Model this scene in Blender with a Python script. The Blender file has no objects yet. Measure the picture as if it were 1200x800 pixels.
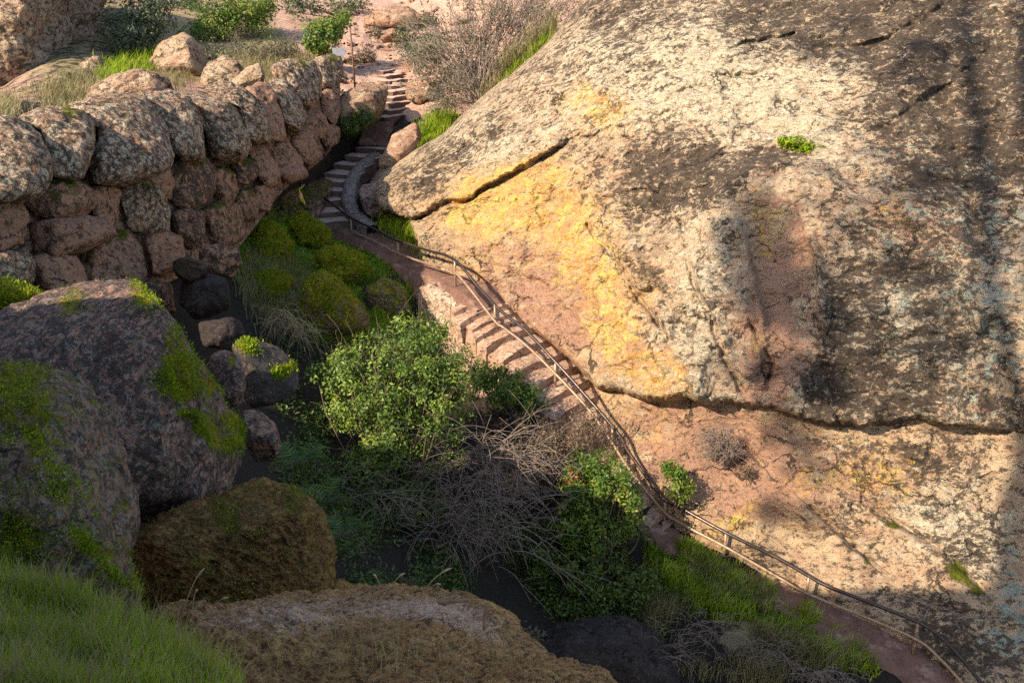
import bpy, math, random
import numpy as np
from mathutils import Vector
random.seed(7); RNG = np.random.default_rng(7)
sc = bpy.context.scene
COL = sc.collection
# ------------------------------------------------------------------ camera frame (all sizes in metres)
F = 1200.0; PITCH = math.radians(22.0); CZ = 20.0
SP, CP = math.sin(PITCH), math.cos(PITCH)
def W(px, py, d):
    """world position of a point seen along (px,py) of the survey photo at distance d"""
    px = np.asarray(px, float); py = np.asarray(py, float); d = np.asarray(d, float)
    u = (px-600)/F; v = (400-py)/F
    return np.stack([u*d, d*(CP+v*SP), CZ+d*(-SP+v*CP)], -1)
SUN_EL, SUN_AZ = math.radians(36.6), math.radians(-127.7)      # azimuth measured from +Y towards +X
TOSUN = np.array([math.cos(SUN_EL)*math.sin(SUN_AZ), math.cos(SUN_EL)*math.cos(SUN_AZ), math.sin(SUN_EL)])
# ------------------------------------------------------------------ noise
def _h(ix, iy, iz, s):
    n = (ix*73856093) ^ (iy*19349663) ^ (iz*83492791) ^ (s*2654435761)
    n = (n ^ (n >> 13))*1274126177 & 0x7fffffff
    n = (n ^ (n >> 16))*668265263 & 0x7fffffff
    return ((n >> 7) & 0xffff)/65535.0
def vnoise(p, s=0):
    i = np.floor(p).astype(np.int64); f = p-i; f = f*f*f*(f*(f*6-15)+10)
    x, y, z = i[..., 0], i[..., 1], i[..., 2]
    def L(a, b, t): return a+(b-a)*t
    fx, fy, fz = f[..., 0], f[..., 1], f[..., 2]
    return L(L(L(_h(x, y, z, s), _h(x+1, y, z, s), fx), L(_h(x, y+1, z, s), _h(x+1, y+1, z, s), fx), fy),
             L(L(_h(x, y, z+1, s), _h(x+1, y, z+1, s), fx), L(_h(x, y+1, z+1, s), _h(x+1, y+1, z+1, s), fx), fy), fz)*2-1
_R = np.array([[0.36, 0.48, -0.8], [-0.8, 0.6, 0.0], [0.48, 0.64, 0.6]])
def fbm(p, scale=1.0, octv=5, rough=0.5, s=0, ridged=False):
    q = np.asarray(p, float)*scale; a = 1.0; t = 0; o = 0
    for k in range(octv):
        n = vnoise(q, s+k)
        if ridged: n = 1-2*np.abs(n)
        o = o+a*n; t += a; a *= rough; q = (q@_R)*2.03+17.3
    return o/t
def worley(p, scale=1.0, s=0):
    q = np.asarray(p, float)*scale; i = np.floor(q).astype(np.int64)
    d1 = np.full(q.shape[:-1], 9.0); d2 = d1.copy()
    for a in (-1, 0, 1):
        for b in (-1, 0, 1):
            for c in (-1, 0, 1):
                x, y, z = i[..., 0]+a, i[..., 1]+b, i[..., 2]+c
                cx = x+_h(x, y, z, s+11); cy = y+_h(x, y, z, s+12); cz = z+_h(x, y, z, s+13)
                dd = np.sqrt((q[..., 0]-cx)**2+(q[..., 1]-cy)**2+(q[..., 2]-cz)**2)
                d2 = np.where(dd < d1, d1, np.minimum(d2, dd)); d1 = np.minimum(d1, dd)
    return d1, d2
def sstep(a, b, x):
    t = np.clip((x-a)/(b-a), 0, 1); return t*t*(3-2*t)
class TPS:
    """smooth interpolation of 1/d over the survey points"""
    def __init__(self, pts):
        p = np.array(pts, float); self.x = p[:, :2]/400; n = len(p)
        r = np.linalg.norm(self.x[:, None]-self.x[None], axis=-1)
        A = np.zeros((n+3, n+3)); A[:n, :n] = r-np.eye(n)*0.004
        A[:n, n] = 1; A[:n, n+1:] = self.x; A[n, :n] = 1; A[n+1:, :n] = self.x.T
        b = np.zeros(n+3); b[:n] = 1/p[:, 2]; self.w = np.linalg.solve(A, b)
    def __call__(self, px, py):
        px = np.asarray(px, float); sh = px.shape
        q = np.stack([px.ravel(), np.asarray(py, float).ravel()], -1)/400
        o = np.empty(len(q)); n = len(self.x)
        for k in range(0, len(q), 40000):
            c = q[k:k+40000]
            o[k:k+40000] = np.linalg.norm(c[:, None]-self.x[None], axis=-1)@self.w[:n]+self.w[n]+c@self.w[n+1:]
        return 1/np.maximum(o, 1/160.0).reshape(sh)
def pdist(px, py, poly):
    """distance and signed side to a polyline; positive on its left as drawn in the photo (above for left-to-right)"""
    best = np.full(np.shape(px), 1e9); sg = np.zeros(np.shape(px))
    for (x0, y0), (x1, y1) in zip(poly[:-1], poly[1:]):
        ex, ey = x1-x0, y1-y0; L2 = ex*ex+ey*ey
        t = np.clip(((px-x0)*ex+(py-y0)*ey)/L2, 0, 1)
        dx, dy = px-(x0+t*ex), py-(y0+t*ey); d = np.hypot(dx, dy)
        side = np.sign(ey*dx-ex*dy); m = d < best
        best = np.where(m, d, best); sg = np.where(m, side, sg)
    return best, best*sg
def blob(px, py, cx, cy, rx, ry=None, ang=0):
    ry = ry or rx; a = math.radians(ang); ca, sa = math.cos(a), math.sin(a)
    x, y = px-cx, py-cy; X = (x*ca+y*sa)/rx; Y = (-x*sa+y*ca)/ry
    return np.exp(-(X*X+Y*Y))
def inpoly(px, py, poly):
    px = np.asarray(px, float); c = np.zeros(px.shape, bool); n = len(poly)
    for i in range(n):
        x0, y0 = poly[i]; x1, y1 = poly[(i+1) % n]
        if y0 == y1: continue
        m = ((y0 > py) != (y1 > py)) & (px < (x1-x0)*(py-y0)/(y1-y0)+x0); c ^= m
    return c
# ------------------------------------------------------------------ object helpers
def tag(o, label=None, cat=None, group=None, kind=None):
    for k, v in (('label', label), ('category', cat), ('group', group), ('kind', kind)):
        if v: o[k] = v
    return o
def mesh_obj(name, V, faces, mat, parent=None, attrs=None, smooth=True):
    V = np.ascontiguousarray(V, np.float32).reshape(-1, 3)
    me = bpy.data.meshes.new(name); me.vertices.add(len(V)); me.vertices.foreach_set('co', V.ravel())
    if not isinstance(faces, list): faces = [faces]
    loops = np.concatenate([np.asarray(f, np.int32).ravel() for f in faces])
    tot = np.concatenate([np.full(len(f), f.shape[1], np.int32) for f in faces])
    me.loops.add(len(loops)); me.loops.foreach_set('vertex_index', loops)
    me.polygons.add(len(tot)); st = np.zeros(len(tot), np.int32); st[1:] = np.cumsum(tot)[:-1]
    me.polygons.foreach_set('loop_start', st)
    me.update(calc_edges=True); me.validate()
    me.polygons.foreach_set('use_smooth', np.full(len(me.polygons), smooth))
    for k, a in (attrs or {}).items():
        a = np.asarray(a, np.float32)
        if a.ndim == 1:
            at = me.attributes.new(k, 'FLOAT', 'POINT'); at.data.foreach_set('value', a)
        else:
            at = me.attributes.new(k, 'FLOAT_COLOR', 'POINT'); at.data.foreach_set('color', a.ravel())
    me.materials.append(mat)
    o = bpy.data.objects.new(name, me); COL.objects.link(o)
    if parent: o.parent = parent
    return o
def empty(name, loc, label=None, cat=None, group=None):
    o = bpy.data.objects.new(name, None); COL.objects.link(o); o.location = Vector(loc)
    o.empty_display_size = .3
    return tag(o, label, cat, group)
def part(name, V, faces, mat, root, attrs=None, smooth=True):
    V = np.asarray(V, float).reshape(-1, 3)-np.array(root.location if root.parent is None else root.parent.location)
    return mesh_obj(name, V, faces, mat, root, attrs, smooth)
def gridf(n, m, wrap=False):
    i = np.arange(n-1)[:, None]*m; mm = m if wrap else m-1
    j = np.arange(mm)[None]; j2 = (j+1) % m
    return np.stack([i+j, i+j2, i+m+j2, i+m+j], -1).reshape(-1, 4)
def normals(V, faces):
    V = V.reshape(-1, 3); N = np.zeros_like(V)
    for f in (faces if isinstance(faces, list) else [faces]):
        a, b, c = V[f[:, 0]], V[f[:, 1]], V[f[:, 2]]
        fn = np.cross(b-a, c-a)
        if f.shape[1] == 4: fn = fn+np.cross(c-a, V[f[:, 3]]-a)
        for k in range(f.shape[1]): np.add.at(N, f[:, k], fn)
    return N/np.maximum(np.linalg.norm(N, axis=1, keepdims=True), 1e-9)
def spline(pts, n):
    """Catmull-Rom resample of an open polyline"""
    p = np.array(pts, float); p = np.vstack([2*p[0]-p[1], p, 2*p[-1]-p[-2]])
    L = np.concatenate([[0], np.cumsum(np.linalg.norm(np.diff(p[1:-1, :2 if p.shape[1] < 3 else 3], axis=0), axis=1))])
    t = np.linspace(0, L[-1], n); k = np.clip(np.searchsorted(L, t, side='right')-1, 0, len(L)-2)
    f = ((t-L[k])/(L[k+1]-L[k]))[:, None]
    a, b, c, d = p[k], p[k+1], p[k+2], p[k+3]
    return .5*(2*b+(c-a)*f+(2*a-5*b+4*c-d)*f*f+(3*b-a-3*c+d)*f**3)
def tubes(lst, sides=4):
    """list of (points (n,3), radius start, radius end) -> verts, faces"""
    Vs, Fs, o = [], [], 0; ang = np.arange(sides)*2*math.pi/sides
    for pts, r0, r1 in lst:
        p = np.asarray(pts, float); n = len(p)
        t = np.gradient(p, axis=0); t /= np.maximum(np.linalg.norm(t, axis=1, keepdims=True), 1e-9)
        ref = np.array([0, 0, 1.]) if abs(t[:, 2]).mean() < .8 else np.array([1., 0, 0])
        a = np.cross(t, ref); a /= np.maximum(np.linalg.norm(a, axis=1, keepdims=True), 1e-9); b = np.cross(t, a)
        r = np.linspace(r0, r1, n)[:, None, None]
        V = p[:, None]+r*(np.cos(ang)[None, :, None]*a[:, None]+np.sin(ang)[None, :, None]*b[:, None])
        Vs.append(V.reshape(-1, 3)); Fs.append(gridf(n, sides, True)+o); o += n*sides
        if sides == 4 and r1 > .004:
            Fs.append(np.array([[o-4, o-3, o-2, o-1]])); Fs.append(np.array([[o-n*4+3, o-n*4+2, o-n*4+1, o-n*4]]))
        elif r1 > .004:
            c = np.array([p[0], p[-1]]); Vs.append(c); s0 = o-n*sides
            k = np.arange(sides); z = np.zeros(sides, int)
            Fs.append(np.stack([z+o, s0+(k+1) % sides, s0+k, z+o], -1)[:, :3]) ; Fs.append(np.stack([z+o+1, o-sides+k, o-sides+(k+1) % sides], -1))
            o += 2
    q = [f for f in Fs if f.shape[1] == 4]; t3 = [f for f in Fs if f.shape[1] == 3]
    out = []
    if q: out.append(np.concatenate(q))
    if t3: out.append(np.concatenate(t3))
    return np.concatenate(Vs), out
# ------------------------------------------------------------------ materials
def mat_new(name):
    m = bpy.data.materials.new(name); m.use_nodes = True; nt = m.node_tree
    for n in list(nt.nodes): nt.nodes.remove(n)
    return m, nt
class NB:
    def __init__(s, nt): s.nt = nt
    def n(s, t, **kw):
        x = s.nt.nodes.new(t)
        for k, v in kw.items(): setattr(x, k, v)
        return x
    def set(s, sock, v):
        if isinstance(v, bpy.types.NodeSocket): s.nt.links.new(v, sock)
        else: sock.default_value = v
    def noise(s, co, scale, detail=6, rough=.55, dist=0, w=None):
        x = s.n('ShaderNodeTexNoise'); s.set(x.inputs['Vector'], co)
        x.inputs['Scale'].default_value = scale; x.inputs['Detail'].default_value = detail
        x.inputs['Roughness'].default_value = rough; x.inputs['Distortion'].default_value = dist
        return x.outputs['Fac']
    def vor(s, co, scale, feat='F1', rnd=1):
        x = s.n('ShaderNodeTexVoronoi', feature=feat); s.set(x.inputs['Vector'], co)
        x.inputs['Scale'].default_value = scale; x.inputs['Randomness'].default_value = rnd
        return x.outputs['Distance'], (x.outputs['Color'] if feat != 'DISTANCE_TO_EDGE' else None)
    def math(s, op, a, b=0.0, clamp=False):
        x = s.n('ShaderNodeMath', operation=op, use_clamp=clamp); s.set(x.inputs[0], a); s.set(x.inputs[1], b)
        return x.outputs[0]
    def ramp(s, v, a, b, lo=0., hi=1.):
        x = s.n('ShaderNodeMapRange', interpolation_type='SMOOTHSTEP'); s.set(x.inputs['Value'], v)
        s.set(x.inputs['From Min'], a); s.set(x.inputs['From Max'], b); s.set(x.inputs['To Min'], lo); s.set(x.inputs['To Max'], hi)
        return x.outputs['Result']
    def mix(s, f, a, b, blend='MIX'):
        x = s.n('ShaderNodeMix', data_type='RGBA', blend_type=blend); s.set(x.inputs['Factor'], f)
        s.set(x.inputs['A'], a if isinstance(a, bpy.types.NodeSocket) else (*a, 1)); s.set(x.inputs['B'], b if isinstance(b, bpy.types.NodeSocket) else (*b, 1))
        return x.outputs['Result']
    def mapping(s, co, scale=(1, 1, 1), rot=(0, 0, 0), loc=(0, 0, 0)):
        x = s.n('ShaderNodeMapping'); s.set(x.inputs['Vector'], co)
        x.inputs['Scale'].default_value = scale; x.inputs['Rotation'].default_value = rot; x.inputs['Location'].default_value = loc
        return x.outputs[0]
    def out(s, sh):
        o = s.n('ShaderNodeOutputMaterial'); s.nt.links.new(sh, o.inputs['Surface'])
def rock_mat(name, base=(.47, .335, .205), base2=(.41, .265, .16), dark=(.036, .027, .020), pale=(.54, .43, .28),
             green=(.37, .36, .27), yellow=(.66, .45, .08), orange=(.56, .26, .05), moss=(.085, .10, .008), s=1.0, bump=1.0,
             grain=(.7, 1.0, 1.25), rot=(0, .5, .2), fib=0.0):
    """weathered breccia: base tones, dark varnish, pale crust lichen, yellow/orange lichen and moss, steered by two vertex masks"""
    m, nt = mat_new(name); b = NB(nt)
    co = b.n('ShaderNodeTexCoord').outputs['Object']
    geo = b.n('ShaderNodeNewGeometry')
    wv = b.n('ShaderNodeTexNoise'); b.set(wv.inputs['Vector'], co); wv.inputs['Scale'].default_value = .7*s; wv.inputs['Detail'].default_value = 3
    wa = b.n('ShaderNodeVectorMath', operation='MULTIPLY_ADD'); b.set(wa.inputs[0], wv.outputs['Color']); wa.inputs[1].default_value = (.5/s,)*3; b.set(wa.inputs[2], co)
    wf = b.n('ShaderNodeTexNoise'); b.set(wf.inputs['Vector'], co); wf.inputs['Scale'].default_value = 4.5*s; wf.inputs['Detail'].default_value = 3
    wb = b.n('ShaderNodeVectorMath', operation='MULTIPLY_ADD'); b.set(wb.inputs[0], wf.outputs['Color']); wb.inputs[1].default_value = (.16/s,)*3; b.set(wb.inputs[2], wa.outputs[0])
    st = b.mapping(wb.outputs[0], scale=grain, rot=rot)
    def at(n):
        a = b.n('ShaderNodeAttribute', attribute_name=n); sp = b.n('ShaderNodeSeparateColor')
        b.set(sp.inputs[0], a.outputs['Color']); return sp.outputs[0], sp.outputs[1], sp.outputs[2], a.outputs['Alpha']
    aD, aP, aY, aR = at('mk'); aM, aG, aC, aF = at('mk2')
    n1 = b.noise(co, .45*s, 5, .6); n2 = b.noise(st, 2.3*s, 9, .68); n3 = b.noise(st, 6.5*s, 9, .7); n4 = b.noise(co, 22*s, 4, .6)
    c = b.mix(b.ramp(n2, .36, .64), base, base2)
    c = b.mix(b.ramp(n1, .35, .7), c, b.mix(.5, c, (base[0]*1.25, base[1]*1.2, base[2]*1.1)))
    c = b.mix(b.math('MULTIPLY', aC, b.ramp(n2, .30, .56)), c, b.mix(n3, (.62, .37, .13), (.50, .27, .11)))
    c = b.mix(b.ramp(b.noise(st, 1.3*s, 6, .65), .46, .64, 0., .55), c, (base[0]*.52, base[1]*.45, base[2]*.42))
    # clasts of the breccia
    vd, vc = b.vor(st, 5.5*s); sv = b.n('ShaderNodeSeparateColor'); b.set(sv.inputs[0], vc)
    c = b.mix(b.math('MULTIPLY', b.ramp(vd, .42, .28), b.ramp(sv.outputs[0], .55, .62)), c, b.mix(sv.outputs[1], (base[0]*.75, base[1]*.66, base[2]*.7), (base[0]*1.05, base[1]*1.08, base[2]*1.15)))
    # red scoured rock
    c = b.mix(b.ramp(b.math('ADD', n2, b.math('MULTIPLY', aR, .5)), .62, .82), c, b.mix(n3, (.33, .165, .10), (.42, .245, .15)))
    def patch(nz, attr, w=.05):
        v = b.math('ADD', nz, b.math('MULTIPLY', b.math('SUBTRACT', attr, .5), .40)); return b.ramp(v, .5-w*.5, .5+w*.5)
    nP = b.noise(b.mapping(st, loc=(7, 3, 1)), 2.6*s, 11, .74)
    nP2 = b.noise(b.mapping(st, loc=(1, 9, 4)), 9*s, 6, .7)
    mp = patch(b.math('ADD', b.math('MULTIPLY', nP, .55), b.math('MULTIPLY', nP2, .45)), aP, .06)
    c = b.mix(mp, c, b.mix(b.ramp(n3, .4, .62), pale, (pale[0]*.8, pale[1]*.74, pale[2]*.68)))
    # grey-green crust
    c = b.mix(patch(b.noise(b.mapping(st, loc=(3, 8, 2)), 3.5*s, 10, .72), aG, .05), c, b.mix(n4, green, (green[0]*.6, green[1]*.66, green[2]*.62)))
    # dark varnish / black lichen, plus shade painted through the dark mask
    nD = b.noise(b.mapping(st, loc=(2, 5, 9)), 1.5*s, 12, .73)
    nDs = b.noise(b.mapping(st, loc=(6, 1, 3)), 7.5*s, 8, .7)
    md = patch(b.math('ADD', b.math('MULTIPLY', nD, .42), b.math('MULTIPLY', nDs, .58)), aD, .045)
    c = b.mix(b.math('MULTIPLY', md, .93), c, b.mix(b.ramp(nDs, .4, .62), dark, (dark[0]*2.6, dark[1]*2.4, dark[2]*2.1)))
    fd = b.noise(b.mapping(st, loc=(8, 2, 6)), 4.2*s, 9, .78)
    c = b.mix(b.math('MULTIPLY', b.ramp(b.math('ADD', fd, b.math('MULTIPLY', b.math('SUBTRACT', aD, .3), .26)), .516, .556), .88), c, b.mix(n3, (dark[0]*1.3, dark[1]*1.3, dark[2]*1.3), (dark[0]*2.6, dark[1]*2.3, dark[2]*2.)))
    spk = b.ramp(b.noise(st, 13*s, 5, .75), .585, .63)
    c = b.mix(b.math('MULTIPLY', spk, b.ramp(aD, .05, .5, .45, .85)), c, dark)
    spl = b.ramp(b.noise(b.mapping(co, loc=(4, 4, 4)), 14*s, 4, .7), .60, .65)
    c = b.mix(b.math('MULTIPLY', spl, b.math('MULTIPLY', b.ramp(aP, .2, .6, .0, .85), b.math('SUBTRACT', 1., md))), c, (pale[0]*1.12, pale[1]*1.12, pale[2]*1.1))
    cw = b.n('ShaderNodeTexNoise'); b.set(cw.inputs['Vector'], co); cw.inputs['Scale'].default_value = 1.1*s; cw.inputs['Detail'].default_value = 7; cw.inputs['Roughness'].default_value = .6
    ca = b.n('ShaderNodeVectorMath', operation='MULTIPLY_ADD'); b.set(ca.inputs[0], cw.outputs['Color']); ca.inputs[1].default_value = (1.5/s,)*3; b.set(ca.inputs[2], co)
    ve, _ = b.vor(b.mapping(ca.outputs[0], scale=(.55, .8, 1.0), rot=(.3, .5, .4)), .75*s, 'DISTANCE_TO_EDGE')
    crk = b.math('MULTIPLY', b.ramp(ve, .022, .006), b.ramp(b.noise(b.mapping(co, loc=(3, 3, 9)), .8*s, 4, .6), .47, .56))
    c = b.mix(b.math('MULTIPLY', crk, .8), c, (dark[0]*.8, dark[1]*.8, dark[2]*.8))
    # yellow and orange lichen
    my = patch(b.math('ADD', b.math('MULTIPLY', b.noise(b.mapping(st, loc=(9, 9, 1)), 3.6*s, 10, .8), .45), b.math('MULTIPLY', b.noise(b.mapping(st, loc=(2, 2, 7)), 11*s, 6, .75), .55)), aY, .12)
    yc = b.mix(b.ramp(b.noise(co, 1.6*s, 5, .6), .44, .58), yellow, orange)
    c = b.mix(b.math('MULTIPLY', my, .8), c, yc)
    # moss, thicker where the rock faces up
    sn = b.n('ShaderNodeSeparateXYZ'); b.set(sn.inputs[0], geo.outputs['Normal'])
    mv = b.math('ADD', b.math('MULTIPLY', b.noise(co, 2.2*s, 9, .68), .8), b.math('MULTIPLY', sn.outputs['Z'], .14))
    mm = b.ramp(b.math('ADD', mv, b.math('MULTIPLY', b.math('SUBTRACT', aM, .5), .52)), .40, .56)
    mc = b.mix(b.ramp(b.noise(co, 5*s, 8, .75), .38, .62), (moss[0]*.55, moss[1]*.5, moss[2]*.6), (moss[0]*1.9, moss[1]*1.6, moss[2]*1.4))
    c = b.mix(mm, c, mc)
    # fibrous dry mat
    if fib:
        fm = b.mapping(wa.outputs[0], scale=(2.2, 9, 9), rot=(.3, .2, .5)); nf = b.noise(fm, 2.5*s, 8, .7)
        c = b.mix(b.math('MULTIPLY', b.ramp(nf, .38, .62), fib), c, (base[0]*.42, base[1]*.4, base[2]*.36))
    bs = b.n('ShaderNodeBsdfPrincipled'); b.set(bs.inputs['Base Color'], c)
    bs.inputs['Roughness'].default_value = .92; bs.inputs['Specular IOR Level'].default_value = .12
    h = b.math('ADD', b.math('MULTIPLY', n2, .6), b.math('MULTIPLY', n3, .35))
    h = b.math('ADD', h, b.math('MULTIPLY', b.math('SUBTRACT', .5, vd), .16))
    h = b.math('ADD', h, b.math('MULTIPLY', nDs, .18)); h = b.math('ADD', h, b.math('MULTIPLY', n4, .09))
    h = b.math('ADD', h, b.math('MULTIPLY', b.math('MULTIPLY', mm, b.noise(co, 26*s, 4, .7)), .5))
    h = b.math('ADD', h, b.math('MULTIPLY', mp, .03)); h = b.math('SUBTRACT', h, b.math('ADD', b.math('MULTIPLY', spk, .10), b.math('MULTIPLY', crk, .35)))
    if fib: h = b.math('ADD', h, b.math('MULTIPLY', nf, .6*fib))
    bp = b.n('ShaderNodeBump'); bp.inputs['Strength'].default_value = min(1, .85*bump); bp.inputs['Distance'].default_value = .5*bump/s
    b.set(bp.inputs['Height'], h); nt.links.new(bp.outputs[0], bs.inputs['Normal']); b.out(bs.outputs[0])
    return m
def ground_mat(name):
    m, nt = mat_new(name); b = NB(nt); co = b.n('ShaderNodeTexCoord').outputs['Object']
    a = b.n('ShaderNodeAttribute', attribute_name='mk'); sp = b.n('ShaderNodeSeparateColor'); b.set(sp.inputs[0], a.outputs['Color'])
    aG, aR, aT = sp.outputs[0], sp.outputs[1], sp.outputs[2]
    n1 = b.noise(co, 1.2, 8, .65); n2 = b.noise(co, 5, 8, .7); n3 = b.noise(co, 20, 4, .6)
    soil = b.mix(n2, (.016, .013, .010), (.055, .04, .028))
    pink = b.mix(b.ramp(n1, .35, .65), (.50, .32, .225), (.40, .23, .155)); pink = b.mix(b.ramp(n2, .5, .68), pink, (.27, .155, .10))
    dry = b.mix(n2, (.22, .16, .075), (.30, .25, .12)); grn = b.mix(b.ramp(n2, .35, .65), (.035, .075, .006), (.10, .15, .012))
    def pt(at_, nz): return b.ramp(b.math('ADD', nz, b.math('MULTIPLY', b.math('SUBTRACT', at_, .5), .9)), .42, .58)
    c = b.mix(pt(aR, n1), soil, pink); c = b.mix(pt(aT, b.noise(co, 2, 7, .7)), c, dry); c = b.mix(pt(aG, b.noise(co, 2.6, 8, .7)), c, grn)
    bs = b.n('ShaderNodeBsdfPrincipled'); b.set(bs.inputs['Base Color'], c); bs.inputs['Roughness'].default_value = .95; bs.inputs['Specular IOR Level'].default_value = .1
    bp = b.n('ShaderNodeBump'); bp.inputs['Strength'].default_value = .9; bp.inputs['Distance'].default_value = .18
    b.set(bp.inputs['Height'], b.math('ADD', b.math('MULTIPLY', n2, .7), b.math('ADD', b.math('MULTIPLY', n1, .5), b.math('MULTIPLY', n3, .2))))
    nt.links.new(bp.outputs[0], bs.inputs['Normal']); b.out(bs.outputs[0]); return m
def leaf_mat(name, c0, c1, c2, trans=.35, rough=.45, spec=.35):
    """three-tone foliage, tone per leaf"""
    m, nt = mat_new(name); b = NB(nt)
    a = b.n('ShaderNodeAttribute', attribute_name='tone'); f = a.outputs['Fac']
    c = b.mix(b.ramp(f, .0, .55), c0, c1); c = b.mix(b.ramp(f, .6, 1.), c, c2)
    bs = b.n('ShaderNodeBsdfPrincipled'); b.set(bs.inputs['Base Color'], c); bs.inputs['Roughness'].default_value = rough; bs.inputs['Specular IOR Level'].default_value = spec
    tr = b.n('ShaderNodeBsdfTranslucent'); b.set(tr.inputs['Color'], b.mix(.5, c, c1))
    mx = b.n('ShaderNodeMixShader'); mx.inputs[0].default_value = trans
    nt.links.new(bs.outputs[0], mx.inputs[1]); nt.links.new(tr.outputs[0], mx.inputs[2]); b.out(mx.outputs[0]); return m
def plain_mat(name, c0, c1, scale=8, rough=.8, metal=0., spec=.3, bump=.3, c2=None, tread_light=None):
    m, nt = mat_new(name); b = NB(nt); co = b.n('ShaderNodeTexCoord').outputs['Object']
    n = b.noise(co, scale, 8, .65); c = b.mix(b.ramp(n, .35, .65), c0, c1)
    if c2: c = b.mix(b.ramp(b.noise(b.mapping(co, loc=(5, 2, 8)), scale*.6, 7, .7), .54, .62), c, c2)
    if tread_light:      # flat tops painted lighter than risers: tread light put into the colour
        g = b.n('ShaderNodeNewGeometry'); sn = b.n('ShaderNodeSeparateXYZ'); b.set(sn.inputs[0], g.outputs['True Normal']); c = b.mix(b.math('MULTIPLY', b.ramp(sn.outputs['Z'], .6, .85), b.ramp(n, .3, .5, .6, 1.)), c, tread_light)
    bs = b.n('ShaderNodeBsdfPrincipled'); b.set(bs.inputs['Base Color'], c); bs.inputs['Roughness'].default_value = rough
    bs.inputs['Metallic'].default_value = metal; bs.inputs['Specular IOR Level'].default_value = spec
    if bump:
        bp = b.n('ShaderNodeBump'); bp.inputs['Strength'].default_value = bump; bp.inputs['Distance'].default_value = .05
        b.set(bp.inputs['Height'], n); nt.links.new(bp.outputs[0], bs.inputs['Normal'])
    b.out(bs.outputs[0]); return m
M = {}
M['dome'] = rock_mat('lichen_rock', s=.9, bump=1.0)
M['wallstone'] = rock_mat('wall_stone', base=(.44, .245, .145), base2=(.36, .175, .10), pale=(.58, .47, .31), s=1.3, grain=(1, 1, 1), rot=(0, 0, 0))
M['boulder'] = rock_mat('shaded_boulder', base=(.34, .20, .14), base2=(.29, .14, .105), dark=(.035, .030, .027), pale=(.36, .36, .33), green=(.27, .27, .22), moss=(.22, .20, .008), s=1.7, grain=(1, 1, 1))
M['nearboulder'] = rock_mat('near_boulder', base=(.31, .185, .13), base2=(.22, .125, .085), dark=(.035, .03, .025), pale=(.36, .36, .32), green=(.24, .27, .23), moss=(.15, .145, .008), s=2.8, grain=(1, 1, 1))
M['brown'] = rock_mat('brown_tufa', base=(.52, .29, .09), base2=(.36, .19, .06), dark=(.03, .022, .016), pale=(.36, .27, .16), moss=(.09, .105, .01), s=2.2, fib=.8, grain=(.8, 1.6, 1.6))
M['mat'] = rock_mat('fibrous_rock', base=(.66, .35, .13), base2=(.48, .25, .09), dark=(.04, .03, .022), pale=(.85, .54, .36), moss=(.10, .10, .012), s=3.2, fib=.55, grain=(.6, 1.6, 1.6))
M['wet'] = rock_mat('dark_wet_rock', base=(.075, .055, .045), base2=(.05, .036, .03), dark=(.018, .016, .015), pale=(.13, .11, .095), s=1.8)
M['stepu'] = plain_mat('tread_light_paint', (.17, .10, .07), (.11, .065, .045), 2.5, .95, spec=.1, bump=.5, tread_light=(.46, .31, .24))  # pale tops, dark risers: step light and shade painted into the colour
M['step'] = rock_mat('step_rock', base=(.44, .28, .18), base2=(.38, .22, .14), pale=(.52, .42, .30), s=1.6, bump=.6)
M['ground'] = ground_mat('hill_soil')
M['path'] = plain_mat('trodden_earth', (.20, .105, .07), (.135, .07, .048), 3, .95, spec=.1, bump=.6, c2=(.27, .16, .11))
M['kerb'] = rock_mat('kerb_stone', base=(.30, .24, .20), base2=(.25, .19, .155), s=2)
M['rail'] = plain_mat('dark_pipe', (.075, .055, .045), (.05, .038, .034), 6, .3, .6, bump=.08, c2=(.13, .06, .035))
M['rail2'] = plain_mat('tan_pipe', (.34, .225, .14), (.26, .155, .085), 6, .4, .25, bump=.1, c2=(.20, .10, .055))
M['rust'] = plain_mat('rusty_steel', (.20, .085, .05), (.13, .06, .038), 6, .7, .2, bump=.2)
M['signb'] = plain_mat('grey_sign', (.40, .38, .36), (.33, .31, .30), 6, .6, bump=.1)
M['twig'] = plain_mat('grey_twig', (.27, .20, .15), (.17, .12, .09), 5, .9, spec=.1, bump=0)
M['twigb'] = plain_mat('brown_twig', (.15, .10, .065), (.10, .065, .045), 5, .9, spec=.1, bump=0)
M['straw'] = plain_mat('straw', (.42, .31, .16), (.32, .22, .11), 5, .8, spec=.2, bump=0)
M['wood'] = plain_mat('stick_wood', (.24, .13, .06), (.15, .08, .04), 9, .85, bump=.4)
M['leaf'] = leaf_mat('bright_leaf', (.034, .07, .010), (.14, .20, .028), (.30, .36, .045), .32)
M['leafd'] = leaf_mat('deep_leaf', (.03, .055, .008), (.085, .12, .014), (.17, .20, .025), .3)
M['leafy'] = leaf_mat('yellow_leaf', (.05, .10, .01), (.11, .17, .018), (.26, .28, .03), .35)
M['leafg'] = leaf_mat('grey_leaf', (.05, .065, .03), (.095, .115, .05), (.16, .17, .08), .25)
M['leafo'] = leaf_mat('olive_leaf', (.06, .06, .025), (.11, .105, .045), (.19, .16, .08), .25)
M['dryleaf'] = leaf_mat('dry_leaf', (.10, .065, .035), (.17, .115, .06), (.25, .18, .10), .25)
M['grass'] = leaf_mat('green_grass', (.11, .17, .008), (.27, .35, .016), (.44, .45, .06), .45, .6, .2)
M['grassdry'] = leaf_mat('dry_grass', (.16, .13, .05), (.26, .21, .09), (.38, .31, .16), .4, .7, .15)
M['berry'] = plain_mat('red_leaf', (.42, .03, .015), (.35, .06, .02), 8, .5)
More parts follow.
